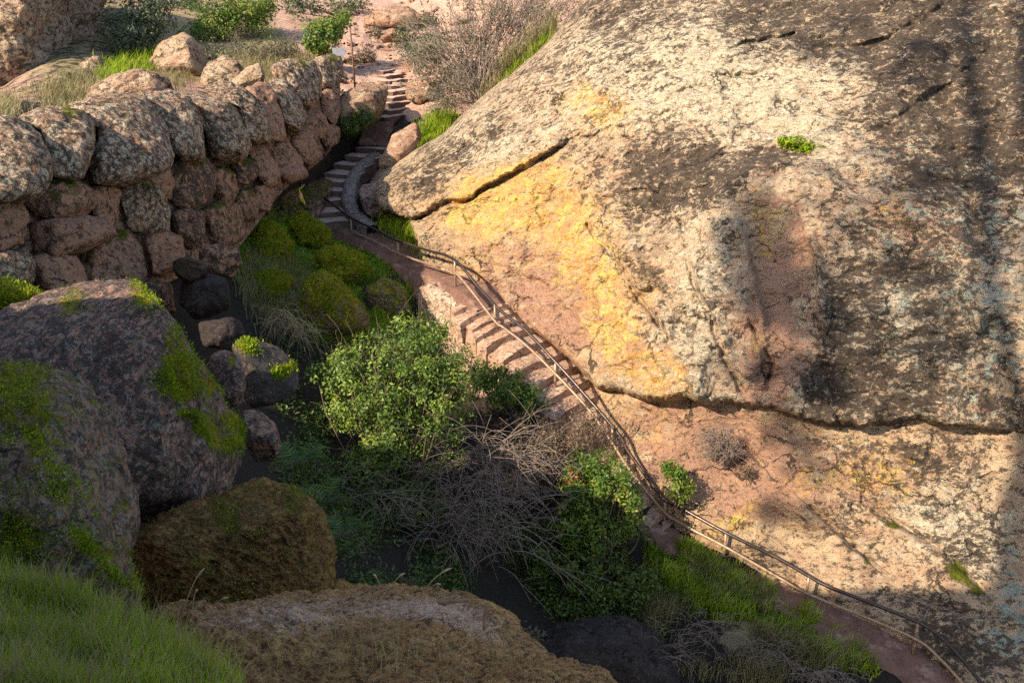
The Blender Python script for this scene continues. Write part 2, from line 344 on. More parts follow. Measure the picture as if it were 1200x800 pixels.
M['fern'] = leaf_mat('fern_leaf', (.04, .075, .01), (.08, .14, .018), (.13, .19, .028), .4)
M['mossm'] = leaf_mat('moss_tuft', (.08, .115, .006), (.21, .28, .012), (.38, .43, .03), .3, .8, .1)
M['water'] = plain_mat('dark_pool', (.012, .014, .014), (.02, .022, .02), 1, .06, 0, .5, bump=.05)
# ------------------------------------------------------------------ rocks
def mk(n, dark=.2, pale=.2, yellow=0., red=0., moss=0., green=.05):
    a = np.zeros((n, 4)); b = np.zeros((n, 4)); a[:, 0] = dark; a[:, 1] = pale; a[:, 2] = yellow; a[:, 3] = red; b[:, 0] = moss; b[:, 1] = green; b[:, 3] = 1
    return a, b
def rough_rock(P, amp, sc_, seed, strata=0.):
    n = fbm(P, sc_*.5, 4, .5, seed)*1.0+fbm(P, sc_*1.7, 4, .55, seed+20, True)*.32
    w1, w2 = worley(P, sc_*1.2, seed); n += np.clip((w2-w1)*1.6, 0, .5)*.5-.12
    n += fbm(P, sc_*6, 3, .6, seed+40)*.13
    if strata:
        q = P@np.array([.25, .3, .92]); n += strata*np.abs(((q*sc_*1.1+fbm(P, sc_*.4, 2, .5, seed+5)*.6) % 1)-.5)*1.2
    return n*amp
def inflate(outline, dc, thick, tilt=(0, 0), nang=110, nring=36, e=.72, amp=.1, sc_=1., seed=0, smooth=3, strata=0., back=1.0, center=None, cuts=9, peb=None, fib=0.):
    """closed rock with the given outline: superellipsoid front and back, then weathered; returns verts, faces, survey px/py"""
    o = np.array(outline, float); o = np.vstack([o, o[:1]])
    L = np.concatenate([[0], np.cumsum(np.linalg.norm(np.diff(o, axis=0), axis=1))])
    t = np.linspace(0, L[-1], nang, endpoint=False); x = np.interp(t, L, o[:, 0]); y = np.interp(t, L, o[:, 1])
    for _ in range(smooth):
        x = .25*np.roll(x, 1)+.5*x+.25*np.roll(x, -1); y = .25*np.roll(y, 1)+.5*y+.25*np.roll(y, -1)
    cx, cy = center or (x.mean(), y.mean())
    ph = np.linspace(0.012, math.pi-.012, nring*2)
    r = np.abs(np.sin(ph))**e; z = -np.sign(np.cos(ph))*np.abs(np.cos(ph))**e
    PX = cx+(x-cx)[None]*r[:, None]; PY = cy+(y-cy)[None]*r[:, None]
    D = dc+tilt[0]*(PX-cx)+tilt[1]*(PY-cy)+thick*np.where(z < 0, z, z*back)[:, None]
    V = W(PX, PY, D); n, m = PX.shape; V = V.reshape(-1, 3)
    f = gridf(n, m, True); k = np.arange(m)
    V = np.vstack([V, V[:m].mean(0), V[-m:].mean(0)])
    t1 = np.stack([np.full(m, n*m), (k+1) % m, k], -1); t2 = np.stack([np.full(m, n*m+1), (n-1)*m+k, (n-1)*m+(k+1) % m], -1)
    fs = [f, t1, t2]; rng = np.random.default_rng(seed); c0 = V.mean(0); view = c0-np.array([0, 0, CZ]); view /= np.linalg.norm(view)
    for _ in range(cuts):
        nr = rng.normal(size=3)*.8-view*.75; nr /= np.linalg.norm(nr); pj = (V-c0)@nr; lim = pj.max()*rng.uniform(.66, .9)
        V = V-nr[None]*(np.maximum(pj-lim, 0)*.8)[:, None]
    N = normals(V, fs)
    if peb: w1, w2 = worley(V+np.stack([fbm(V, peb[1], 2, .5, seed+1), fbm(V, peb[1], 2, .5, seed+2), fbm(V, peb[1], 2, .5, seed+4)], -1)*.25/peb[1], peb[1], seed); V = V+N*(peb[0]*(np.clip(.75-w1, 0, 1)*1.3-.3)*(.4+.6*sstep(-.3, .3, fbm(V, peb[1]*.3, 3, .5, seed+8))))[:, None]
    if fib: V = V+N*(fib*fbm(V@np.array([[.8, .6, 0], [-.6, .8, 0], [0, 0, 1.]])*np.array([1., 4.5, 4.5]), 2.2, 5, .62, seed+9, True))[:, None]
    V = V+N*rough_rock(V, amp, sc_, seed, strata)[:, None]
    px = np.append(PX.ravel(), [cx, cx]); py = np.append(PY.ravel(), [cy, cy])
    return V, fs, px, py
def boulder(name, label, cat, outline, dc, thick, mat, masks=None, root=None, moss_spots=(), group=None, **kw):
    V, fs, px, py = inflate(outline, dc, thick, **kw)
    a, b = mk(len(V), **(masks or {}))
    for (x, y, r, w) in moss_spots: b[:, 0] = np.maximum(b[:, 0], w*blob(px, py, x, y, r))
    if root is None:
        c = V.mean(0); c[2] = V[:, 2].min()
        o = mesh_obj(name, V-c, fs, mat, None, {'mk': a, 'mk2': b}); o.location = Vector(c); tag(o, label, cat, group)
    else: o = part(name, V, fs, mat, root, {'mk': a, 'mk2': b})
    return o
def fuzz(o, n, h, seed=3):
    """short moss blades where the rock carries moss"""
    me = o.data; k = len(me.vertices); co = np.empty(k*3); me.vertices.foreach_get('co', co); co = co.reshape(-1, 3); nr = np.empty(k*3); me.vertices.foreach_get('normal', nr); nr = nr.reshape(-1, 3)
    c = np.empty(k*4); me.attributes['mk2'].data.foreach_get('color', c); w = c.reshape(-1, 4)[:, 0]
    rng = np.random.default_rng(seed); wgt = np.clip(w-.35+fbm(co+np.array(o.location), 2.2, 4, .6, 71)*.5+nr[:, 2]*.12, 0, 1)*(nr[:, 1] < .6); i = rng.choice(k, n, p=wgt/wgt.sum())
    P = co[i]+rng.normal(size=(n, 3))*.03; N = nr[i]+np.array([0, 0, .4])+rng.normal(size=(n, 3))*.5; N /= np.linalg.norm(N, axis=1, keepdims=True)
    S = np.cross(N, rng.normal(size=(n, 3))); S /= np.linalg.norm(S, axis=1, keepdims=True); hh = (h*(.5+rng.random(n)))[:, None]
    V = np.stack([P-S*hh*.3, P+S*hh*.3, P+N*hh], 1).reshape(-1, 3); m = mesh_obj('moss', V, np.arange(n*3).reshape(n, 3), M['mossm'], o, {'tone': np.repeat(np.clip(rng.random(n)*.8+fbm(P, 3, 3, .5, 5)*.5, 0, 1), 3)}, False); m['kind'] = 'stuff'
def ruled(bot, top, nt, ns, sp=None):
    """survey grid between two paired curves (same count of points)"""
    b = np.array(bot, float); t = np.array(top, float); k = np.linspace(0, len(b)-1, nt)
    def sm(c):
        i = np.arange(len(c)); x = np.interp(k, i, c[:, 0]); y = np.interp(k, i, c[:, 1])
        for _ in range(2): x[1:-1] = .25*x[:-2]+.5*x[1:-1]+.25*x[2:]; y[1:-1] = .25*y[:-2]+.5*y[1:-1]+.25*y[2:]
        return x, y
    bx, by = sm(b); tx, ty = sm(t); s = np.linspace(0, 1, ns)
    if sp is not None: s = sp(s)
    return bx[:, None]+(tx-bx)[:, None]*s, by[:, None]+(ty-by)[:, None]*s, s
def curvey(px, curve):
    c = np.array(curve, float); return np.interp(px, c[:, 0], c[:, 1])
# ---- big dome above the bedding crack
dome_d = TPS([(435, 222, 42), (485, 265, 39.2), (535, 300, 35.9), (600, 355, 34.0), (650, 405, 32.9), (700, 452, 31.6), (745, 468, 30.4), (800, 472, 29.7), (900, 482, 29.2),
 (985, 498, 28.8), (1100, 497, 28.5), (1200, 510, 28), (560, 120, 42.5), (620, 65, 42.5), (690, -10, 43.5), (700, -100, 50), (600, 200, 38.2), (560, 195, 39.6), (700, 200, 35.6), (650, 300, 34.4),
 (720, 350, 32.7), (800, 400, 30.9), (800, 200, 33.6), (800, 50, 37.2), (900, 60, 36.2), (1000, 0, 37.2), (1000, 150, 33.2), (900, 150, 34), (900, 230, 31.9), (900, 350, 30.6), (1000, 350, 29.9), (1000, 250, 31.2),
 (1100, 300, 30), (1100, 100, 33.2), (1200, 300, 29.5), (1200, 100, 32.6), (1200, 0, 35), (1500, 300, 28), (1500, 0, 33), (1700, 560, 25), (1400, 530, 26.8), (1000, -200, 45), (1400, -300, 44), (1700, -400, 46)])
DB = [(436, 226), (446, 246), (478, 258), (486, 272), (508, 290), (540, 303), (568, 325), (602, 358), (650, 408), (700, 454), (742, 467), (800, 473), (860, 474), (905, 483), (985, 500), (1100, 498), (1200, 511), (1330, 522), (1700, 560)]
DT = [(432, 216), (450, 200), (490, 173), (518, 158), (530, 146), (545, 130), (572, 107), (600, 84), (628, 60), (655, 33), (690, -8), (735, -60), (800, -120), (880, -190), (980, -260), (1100, -310), (1250, -350), (1420, -380), (1700, -400)]
def build_dome():
    px, py, s = ruled(DB, DT, 820, 500, lambda s: s**1.12)
    jit = fbm(np.stack([px[:, 0], px[:, 0]*0, px[:, 0]*0], -1), .03, 5, .65, 44)*8*sstep(500, 740, px[:, 0]); py = py+jit[:, None]*(1-s[None])**6
    d = dome_d(px, py)
    wx = px+fbm(np.stack([px, py, px*0], -1), .035, 4, .6, 12)*7; wy = py+fbm(np.stack([px, py, px*0], -1), .035, 4, .6, 15)*7
    cr, sd = pdist(wx, wy, [(478, 258), (505, 247), (560, 226), (620, 192), (670, 162)])          # ledge over the diagonal crack
    fade = sstep(700, 640, px)
    d -= .55*sstep(-3, 5, sd)*np.exp(-np.maximum(sd, 0)/55)*fade; d += .45*np.exp(-(cr/3.5)**2)*fade
    for pl, a, w in (([(690, 262), (735, 330), (765, 365), (800, 440)], .3, 3.5), ([(795, 262), (815, 330), (850, 420), (880, 474)], .22, 4), ([(880, 372), (905, 420), (888, 474)], .25, 3),
                     ([(960, 270), (975, 360), (968, 430), (985, 495)], .22, 6), ([(1090, 80), (1140, 240), (1165, 400), (1190, 505)], .25, 12), ([(670, 162), (760, 120), (840, 92)], .18, 3.5),
                     ([(1000, 210), (1060, 250), (1120, 300)], .2, 5), ([(850, 60), (905, 45), (930, 38)], .35, 3), ([(700, 230), (760, 225), (800, 270)], .12, 3)):
        wob = px+fbm(np.stack([px, py, px*0], -1), .03, 3, .5, 3)*7
        q, _ = pdist(wob, py+fbm(np.stack([px, py, px*0], -1), .04, 3, .5, 8)*6, pl); d += 1.25*a*np.exp(-(q/(w*.8))**2)*sstep(-.45, .2, fbm(np.stack([px, py, px*0], -1), .025, 3, .5, 6))
    q, sd = pdist(px, py, [(800, 255), (850, 200), (905, 178), (965, 192), (1015, 235)])           # rounded brow, bulges below the line
    d -= .8*sstep(6, -14, sd)*np.exp(-np.maximum(-sd, 0)/70)*(px > 780)*(px < 1060)*sstep(780, 840, px)*sstep(1060, 1000, px)
    d += .25*blob(px, py, 918, 345, 38, 120, 6)+.35*blob(px, py, 892, 285, 20, 36)
    def ledge(pl, a, L, w=4, br=1.):
        nonlocal d
        q, sd = pdist(wx, wy, pl); ex, ey = pl[-1][0]-pl[0][0], pl[-1][1]-pl[0][1]; t = ((px-pl[0][0])*ex+(py-pl[0][1])*ey)/(ex*ex+ey*ey)
        d -= 1.25*a*sstep(-w*.8, w*.6, sd)*np.exp(-np.maximum(sd, 0)/L)*sstep(-.12, .15, t)*sstep(1.12, .85, t)*(1-br+br*sstep(-.5, .3, fbm(np.stack([px, py, px*0], -1), .02, 3, .5, 26)))
    ledge([(930, 240), (956, 300), (960, 380), (966, 480)], .42, 45); ledge([(884, 475), (898, 385), (884, 320), (866, 255)], .34, 40, 6)      # scoured red chute between proud flanks
    ledge([(690, 225), (730, 310), (785, 395), (815, 468)], .55, 60, 6); ledge([(668, 162), (760, 140), (850, 90), (935, 70)], .35, 40, 5); ledge([(790, 262), (822, 340), (852, 410), (885, 474)], .3, 40, 5)
    ledge([(1015, 235), (1060, 262), (1115, 320), (1150, 400)], .4, 50, 8); ledge([(1000, 160), (1075, 120), (1150, 60)], .35, 40, 6); ledge([(1080, 430), (1130, 400), (1200, 380)], .3, 40, 6); ledge([(560, 300), (640, 330), (700, 400)], .25, 40, 6); ledge([(960, 60), (1040, 40), (1120, -10)], .3, 40, 6)
    d += .4*blob(px, py, 1165, 330, 40, 260, -8)
    P = W(px, py, d)
    rr = rough_rock(P, .46, .42, 5)+fbm(P, .9, 5, .62, 65, True)*.16; d += rr+fbm(P, .22, 3, .5, 60)*.55+fbm(P*np.array([.6, 1, 1.9]), 1.3, 4, .6, 70, True)*.13
    d += fbm(P*np.array([.7, 1, 1.5]), 3.2, 4, .6, 90, True)*.05
    # edge rolls away at the skyline and tucks under at the foot
    top = np.array([np.interp(px[:, 0], px[:, 0], py[:, -1])]).T
    eT = np.clip(1-(np.hypot(px-px[:, -1:], py-py[:, -1:]))/34, 0, 1); d += 3.2*(1-np.sqrt(1-eT**2*.995))
    eB = np.clip(1-(np.hypot(px-px[:, :1], py-py[:, :1]))/11, 0, 1); foot = sstep(690, 610, px[:, :1])*sstep(478, 490, px[:, :1]); d += (1.3-1.25*foot)*(1-np.sqrt(1-eB**2*.99))
    # close it behind
    bx = px[:, -1:]; by = py[:, -1:]
    P = W(px, py, d)
    ext = [W(px[:, -1:]+0, py[:, -1:]+o, d[:, -1:]+k) for o, k in ((6, 2.), (40, 7), (160, 12))]
    ext0 = [W(px[:, :1], py[:, :1]+o*(1-foot)+foot*g, d[:, :1]+k*(1-foot)+.3*foot) for o, k, g in ((-6, 10, 36), (-1, 3., 18), (0, 1., 6))]
    P = np.concatenate(ext0+[P]+ext, 1); n, m = P.shape[:2]
    def pad(a): return np.concatenate([a[:, :1]]*3+[a]+[a[:, -1:]]*3, 1)
    X, Y = pad(px).ravel(), pad(py).ravel(); a, b = mk(n*m, .28, .42, 0, .1, 0, .1); rrp = pad(rr).ravel(); X0 = X; z0 = np.stack([X, Y, X*0], -1); X = X+fbm(z0, .018, 4, .6, 52)*34; Y = Y+fbm(z0, .018, 4, .6, 56)*34
    B = lambda *k: blob(X, Y, *k)
    # varnish, plus hollows darkened: relief shade put into the colour
    D = .16+.30*B(770, 215, 45, 60, 50)+.38*B(870, 200, 70, 26, -20)+.22*B(900, 20, 110, 60)+.16*B(1060, 60, 80, 120)+.26*B(1010, 400, 80, 110)+.16*B(1130, 260, 70, 200)+.2*B(980, 440, 60, 60)+.25*B(830, 380, 40, 80, 15)+.2*B(540, 180, 70, 30, -35)+.22*B(740, 60, 60, 50)+.3*B(760, 330, 12, 70, -30)
    D -= .4*B(620, 320, 90, 70, 35)+.3*B(560, 260, 60, 30)+.25*B(700, 400, 60, 50)+.4*B(922, 350, 36, 110, 4)+.2*B(930, 110, 70, 50)
    a[:, 0] = np.clip(D+.05+.10*sstep(840, 1000, X)+.05*sstep(260, 60, Y)+np.clip(rrp*.6, -.18, .22), 0, .54)
    Pl = .40+.22*B(760, 60, 160, 90)+.25*B(900, 120, 90, 60)+.2*B(560, 180, 90, 50)+.2*B(830, 350, 30, 120, 12)+.15*B(1080, 380, 90, 90)-.35*B(640, 340, 110, 90, 40)-.4*B(922, 350, 40, 110)-.2*B(590, 250, 80, 40)-.06*sstep(950, 1100, X)
    a[:, 1] = np.clip(Pl-np.clip(rrp*.4, -.1, .15), 0, .85); b[:, 2] = np.clip(1.1*B(600, 270, 110, 60, 25)+.9*B(700, 380, 80, 70, 40)+.6*B(640, 230, 90, 50)+.5*B(915, 300, 30, 60)+.5*B(1050, 255, 50, 25, 30)+.4*B(700, 130, 60, 40), 0, 1)
    a[:, 2] = np.clip(.52*B(610, 225, 60, 35, -20)+.42*B(560, 250, 50, 20, -20)+.46*B(685, 290, 60, 60)+.44*B(740, 390, 40, 60, -30)+.5*B(765, 440, 40, 30)+.4*B(700, 125, 50, 30)+.34*B(910, 270, 18, 40)+.25*B(1045, 250, 40, 25)+.3*B(905, 390, 20, 40)+.14, 0, .50)
    a[:, 3] = np.clip(.75*B(918, 370, 34, 110, 4)+.5*B(1050, 260, 70, 30, 30)+.45*B(640, 360, 90, 60, 40)+.35*B(770, 420, 50, 50)+.2, 0, 1)
    b[:, 1] = np.clip(.2*sstep(880, 1050, X)+.22*B(840, 350, 30, 90, 12)+.2*B(1130, 350, 90, 150)+.1, 0, .45)
    o = mesh_obj('rock_dome', P.reshape(-1, 3), gridf(n, m), M['dome'], None, {'mk': a, 'mk2': b})
    return tag(o, 'huge lichen-covered rock dome with yellow patches rising above the long horizontal crack', 'rock')
build_dome()
# ---- slab below the crack
slab_d = TPS([(690, 452, 33), (720, 485, 31.6), (760, 540, 30.6), (800, 592, 29.9), (850, 622, 29.2), (912, 655, 28.7), (950, 677, 28.3), (1010, 708, 27.7), (1062, 738, 27.1), (1100, 762, 26.6), (1140, 800, 26), (1300, 960, 23.5),
 (745, 450, 31.4), (800, 455, 30.4), (900, 465, 29.9), (1000, 480, 29.5), (1100, 480, 29.3), (1200, 490, 28.9), (1500, 520, 27.2), (850, 540, 30.2), (950, 580, 29.4), (1050, 600, 28.9), (1150, 650, 28.1), (1200, 750, 26.8), (1500, 800, 25), (780, 500, 30.9), (1500, 1100, 22)])
SB = [(680, 470), (706, 486), (735, 520), (765, 560), (800, 598), (850, 625), (912, 660), (950, 681), (1010, 711), (1062, 741), (1100, 764), (1135, 800), (1190, 860), (1320, 980), (1600, 1150)]
ST = [(690, 440), (715, 440), (740, 442), (765, 446), (790, 450), (830, 454), (880, 460), (930, 470), (985, 480), (1040, 480), (1100, 480), (1160, 488), (1240, 494), (1400, 505), (1700, 540)]
def build_slab():
    px, py, s = ruled(SB, ST, 520, 300)
    d = slab_d(px, py)
    for pl, a, w in (([(950, 595), (985, 625), (1000, 640)], .3, 4), ([(1000, 640), (1020, 655)], .2, 3), ([(1025, 598), (1060, 618), (1098, 642)], .2, 4), ([(1110, 650), (1150, 690)], .2, 5), ([(870, 520), (892, 545)], .2, 5), ([(1080, 700), (1130, 720), (1200, 725)], .2, 4)):
        q, sd = pdist(px, py, pl); d += a*np.exp(-(q/w)**2)-.22*sstep(-4, 4, -sd)*np.exp(-np.maximum(-sd, 0)/30)*np.exp(-(q/50)**2)
    d -= .55*blob(px, py, 955, 585, 60, 35, 25)-.35*blob(px, py, 850, 520, 36, 30)
    P = W(px, py, d); d += rough_rock(P, .22, .5, 33)+fbm(P, .25, 3, .5, 61)*.35
    P = np.concatenate([W(px[:, :1], py[:, :1]+o, d[:, :1]+k) for o, k in ((70, .6), (30, .2))]+[W(px, py, d), W(px[:, -1:], py[:, -1:]-4, d[:, -1:]+5)], 1); n, m = P.shape[:2]
    def pad(a): return np.concatenate([a[:, :1]]*2+[a]+[a[:, -1:]], 1)
    X, Y = pad(px).ravel(), pad(py).ravel(); a, b = mk(n*m); z0 = np.stack([X, Y, X*0], -1); X = X+fbm(z0, .02, 4, .6, 52)*24; Y = Y+fbm(z0, .02, 4, .6, 56)*24; B = lambda *k: blob(X, Y, *k)
    b[:, 2] = np.clip(1.1*B(800, 510, 90, 60)+.8*B(870, 580, 80, 50)+.5*B(950, 540, 90, 40)+.5*B(1040, 560, 50, 40)+.15, 0, 1)
    a[:, 0] = np.clip(.19+.3*B(1080, 540, 90, 40)+.25*B(1000, 610, 40, 30)+.25*B(1130, 640, 60, 50)+.22*B(890, 650, 60, 20, 28)+.34*B(1130, 750, 110, 40, 20), 0, .7)  # blob at the lower right paints the corner's shade into the dark mask
    a[:, 1] = np.clip(.14+.42*B(1090, 590, 90, 60, 20)+.34*B(1150, 640, 50, 50)+.2*B(985, 520, 60, 30)-.2*B(820, 520, 70, 50), 0, .8)
    a[:, 2] = np.clip(.12+.4*B(860, 605, 50, 22, -25)+.3*B(960, 560, 70, 30, 10)+.32*B(775, 510, 25, 30)+.25*B(1040, 560, 40, 30), 0, .5)
    a[:, 3] = np.clip(.55*B(830, 530, 90, 60)+.4*B(920, 560, 70, 40)+.4*B(1035, 570, 40, 30)+.25, 0, 1)
    b[:, 0] = np.clip(.62*B(1140, 682, 26, 16, 40)+.5*B(1120, 665, 12, 12)+.55*B(1046, 608, 22, 7, 30)+.5*B(1015, 650, 14, 6, 25), 0, .8)
    b[:, 1] = np.clip(.08+.34*B(1190, 690, 30, 90)+.3*B(1180, 740, 60, 50)+.2*B(1090, 590, 60, 40), 0, .5)
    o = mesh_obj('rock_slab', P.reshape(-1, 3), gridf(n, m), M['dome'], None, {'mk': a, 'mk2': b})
    tag(o, 'sloping orange and white lichen slab between the long crack and the lower handrail path', 'rock')
build_slab()
# ------------------------------------------------------------------ ground
gnd = TPS([(300, 700, 20), (450, 750, 22.5), (600, 765, 25), (690, 775, 26.6), (760, 805, 26.5), (900, 900, 24), (1100, 950, 23), (400, 650, 24.5), (500, 650, 27), (250, 640, 20.5), (580, 690, 27.4),
 (640, 700, 28.0), (720, 690, 28.5), (800, 662, 29.0), (850, 682, 28.6), (950, 730, 27.7), (1050, 792, 26.4), (800, 745, 27.4), (900, 765, 26.6), (700, 640, 29.6), (650, 560, 30.8), (780, 640, 29.6), (740, 590, 30.2),
 (560, 400, 34.2), (500, 350, 37), (600, 450, 33), (550, 480, 33), (640, 490, 32), (480, 322, 38), (440, 310, 38.5), (400, 292, 40.4), (360, 262, 42.3), (335, 240, 43.5), (300, 270, 39), (280, 310, 35.5), (330, 330, 34.5),
 (380, 350, 34), (430, 360, 35), (430, 395, 33.5), (350, 400, 31.5), (300, 380, 32), (250, 400, 29), (400, 480, 31), (450, 560, 29.5), (350, 560, 25), (380, 520, 28),
 (100, 330, 29), (0, 330, 26.5), (200, 250, 34), (-200, 330, 24), (0, 200, 27.5), (100, 200, 30.5), (200, 180, 36), (300, 160, 42.5), (380, 130, 48.6), (400, 150, 48.2),
 (0, 130, 33), (100, 108, 40), (200, 98, 46), (300, 92, 50), (380, 100, 50.5), (0, 100, 48), (150, 75, 50), (250, 60, 54), (350, 40, 60), (450, 60, 58), (440, 105, 51.5), (425, 172, 49.6), (400, 225, 46.6), (412, 200, 47.9), (390, 240, 45.8), (400, 262, 44.6), (425, 280, 42), (366, 252, 43.4), (374, 228, 45.0), (384, 205, 46.6), (470, 150, 48.5), (520, 80, 53), (480, 20, 66),
 (600, 20, 58), (650, -50, 66), (400, -20, 74), (250, 0, 65), (100, 0, 60), (0, 0, 56), (-300, 0, 50), (-300, 150, 36), (-500, 500, 22), (-500, 800, 18), (0, 600, 22), (0, 800, 20), (700, -200, 90), (0, -200, 85), (300, -250, 105), (600, 150, 48), (540, 140, 48), (500, 180, 46), (460, 240, 43),
 (800, 0, 58), (900, 300, 42), (1200, 300, 42), (1200, 600, 36), (1200, 760, 30), (700, 400, 38), (1700, 500, 34), (1700, 0, 60), (1200, -300, 80), (1700, 1100, 24), (1000, 620, 33), (600, 300, 42), (-500, -200, 60), (600, 1100, 20), (0, 1100, 16)])
def ground_noise(P): return fbm(P, .35, 4, .5, 200)*.45+fbm(P, 1.6, 4, .6, 210, True)*.10
def build_ground():
    gx = np.concatenate([np.linspace(-900, -20, 60), np.linspace(-10, 1210, 520), np.linspace(1225, 2100, 50)])
    gy = np.concatenate([np.linspace(-520, -15, 50), np.linspace(-8, 810, 400), np.linspace(820, 1300, 40)])
    px, py = np.meshgrid(gx, gy, indexing='ij'); d = gnd(px, py); P = W(px, py, d)
    # terraced pale rock on the far slope
    hill = sstep(140, 90, py)*sstep(330, 400, px)*sstep(640, 560, px)
    d += ground_noise(P)-.5*np.clip(fbm(P, .9, 4, .55, 230), -.1, 1)*(blob(px, py, 350, 300, 80, 60)+blob(px, py, 430, 310, 60, 40))+hill*(fbm(P@np.array([[.8, .6, 0], [-.6, .8, 0], [0, 0, 1.]])*np.array([.35, 1.2, 2.2]), .7, 5, .6, 220, True)*1.5); P = W(px, py, d)
    n, m = px.shape; X, Y = px.ravel(), py.ravel(); a = np.zeros((n*m, 4)); B = lambda *k: blob(X, Y, *k)
    a[:, 0] = np.clip(1.05*B(340, 300, 75, 60)+.9*B(430, 300, 50, 25)+.9*B(870, 700, 90, 28, 28)+.9*B(800, 650, 50, 25, 30)+.5*B(950, 745, 60, 30, 28)+.6*B(380, 350, 50, 40)+.6*B(480, 270, 30, 20)+.6*B(500, 150, 22, 60, 40)+.5*B(150, 50, 60, 40)+.7*B(420, 150, 25, 20), 0, 1)
    a[:, 1] = np.clip(sstep(150, 110, Y)*(.55+.4*sstep(300, 380, X))+.9*B(470, 190, 35, 60, 30)+.9*B(560, 400, 60, 90, -40)*.9+.8*B(370, 240, 40, 20)-.6*B(110, 60, 40, 50), 0, 1)
    a[:, 2] = np.clip(.7*B(290, 65, 80, 30)+.5*sstep(120, 80, Y)*sstep(380, 280, X)+.5*B(660, 540, 50, 40)+.6*B(330, 360, 60, 20)+.5*B(1000, 770, 60, 30)+.6*B(880, 750, 70, 40), 0, 1)
    o = mesh_obj('ground', P.reshape(-1, 3), gridf(n, m), M['ground'], None, {'mk': a}); o['kind'] = 'structure'
build_ground()
def on_ground(px, py): return W(px, py, gnd(px, py))
# hills out of frame on the sunny side: they shade the gully and the foreground
SH = TOSUN[:2]/np.linalg.norm(TOSUN[:2]); TAN = TOSUN[2]/np.linalg.norm(TOSUN[:2])
PV = np.array([SH[1], -SH[0]])                       # across the sun, towards the left of the photo
HP = np.array([(-12, 17), (4, 18), (6.6, 18.8), (7.6, 25), (8.6, 29), (9.6, 29), (10.0, 27), (10.15, 21.8), (11.2, 20.8), (12.0, 20.1), (12.8, 19.4), (13.4, 18.8), (14.2, 18.1), (15.4, 17.6), (17, 16.6), (18.9, 16.6), (20.3, 16.9), (21.8, 15.9), (23.5, 15.6), (25, 14.5)])
def build_shade_hill():
    p = np.linspace(-12, 25, 260); a = np.concatenate([np.linspace(0, .12, 14), np.linspace(.14, 1, 40)]); H = np.interp(p, HP[:, 0], HP[:, 1])
    pp, aa = np.meshgrid(p, a, indexing='ij'); al = -3.2-aa*18
    crest = H[:, None]+3.6*TAN; z = crest-np.maximum(aa-.02, 0)*4+np.where(aa < .02, -(.02-aa)/.02*.35, 0)
    P = np.stack([-al*SH[0]+pp*PV[0], -al*SH[1]+pp*PV[1], z], -1); q = fbm(P, .6, 4, .55, 300); P[..., 2] += q*.45*(aa > .01); P[..., 0] += q*.3
    f = P[:, :1].copy(); f[..., 2] = 4; f[..., 0] += .8; f[..., 1] += .3; e = P[:, -1:].copy(); e[..., 2] = 4
    P = np.concatenate([f, f*[1, 1, 0]+(P[:, :1]*.5+f*.5)*[0, 0, 1], P, e], 1); P = np.concatenate([P[:1]*[1, 1, 0]+[0, 0, 4], P, P[-1:]*[1, 1, 0]+[0, 0, 4]], 0); n, m = P.shape[:2]; a_, b_ = mk(n*m, .3, .3)
    o = mesh_obj('hillside', P.reshape(-1, 3), gridf(n, m), M['dome'], None, {'mk': a_, 'mk2': b_}); o['kind'] = 'structure'
build_shade_hill()
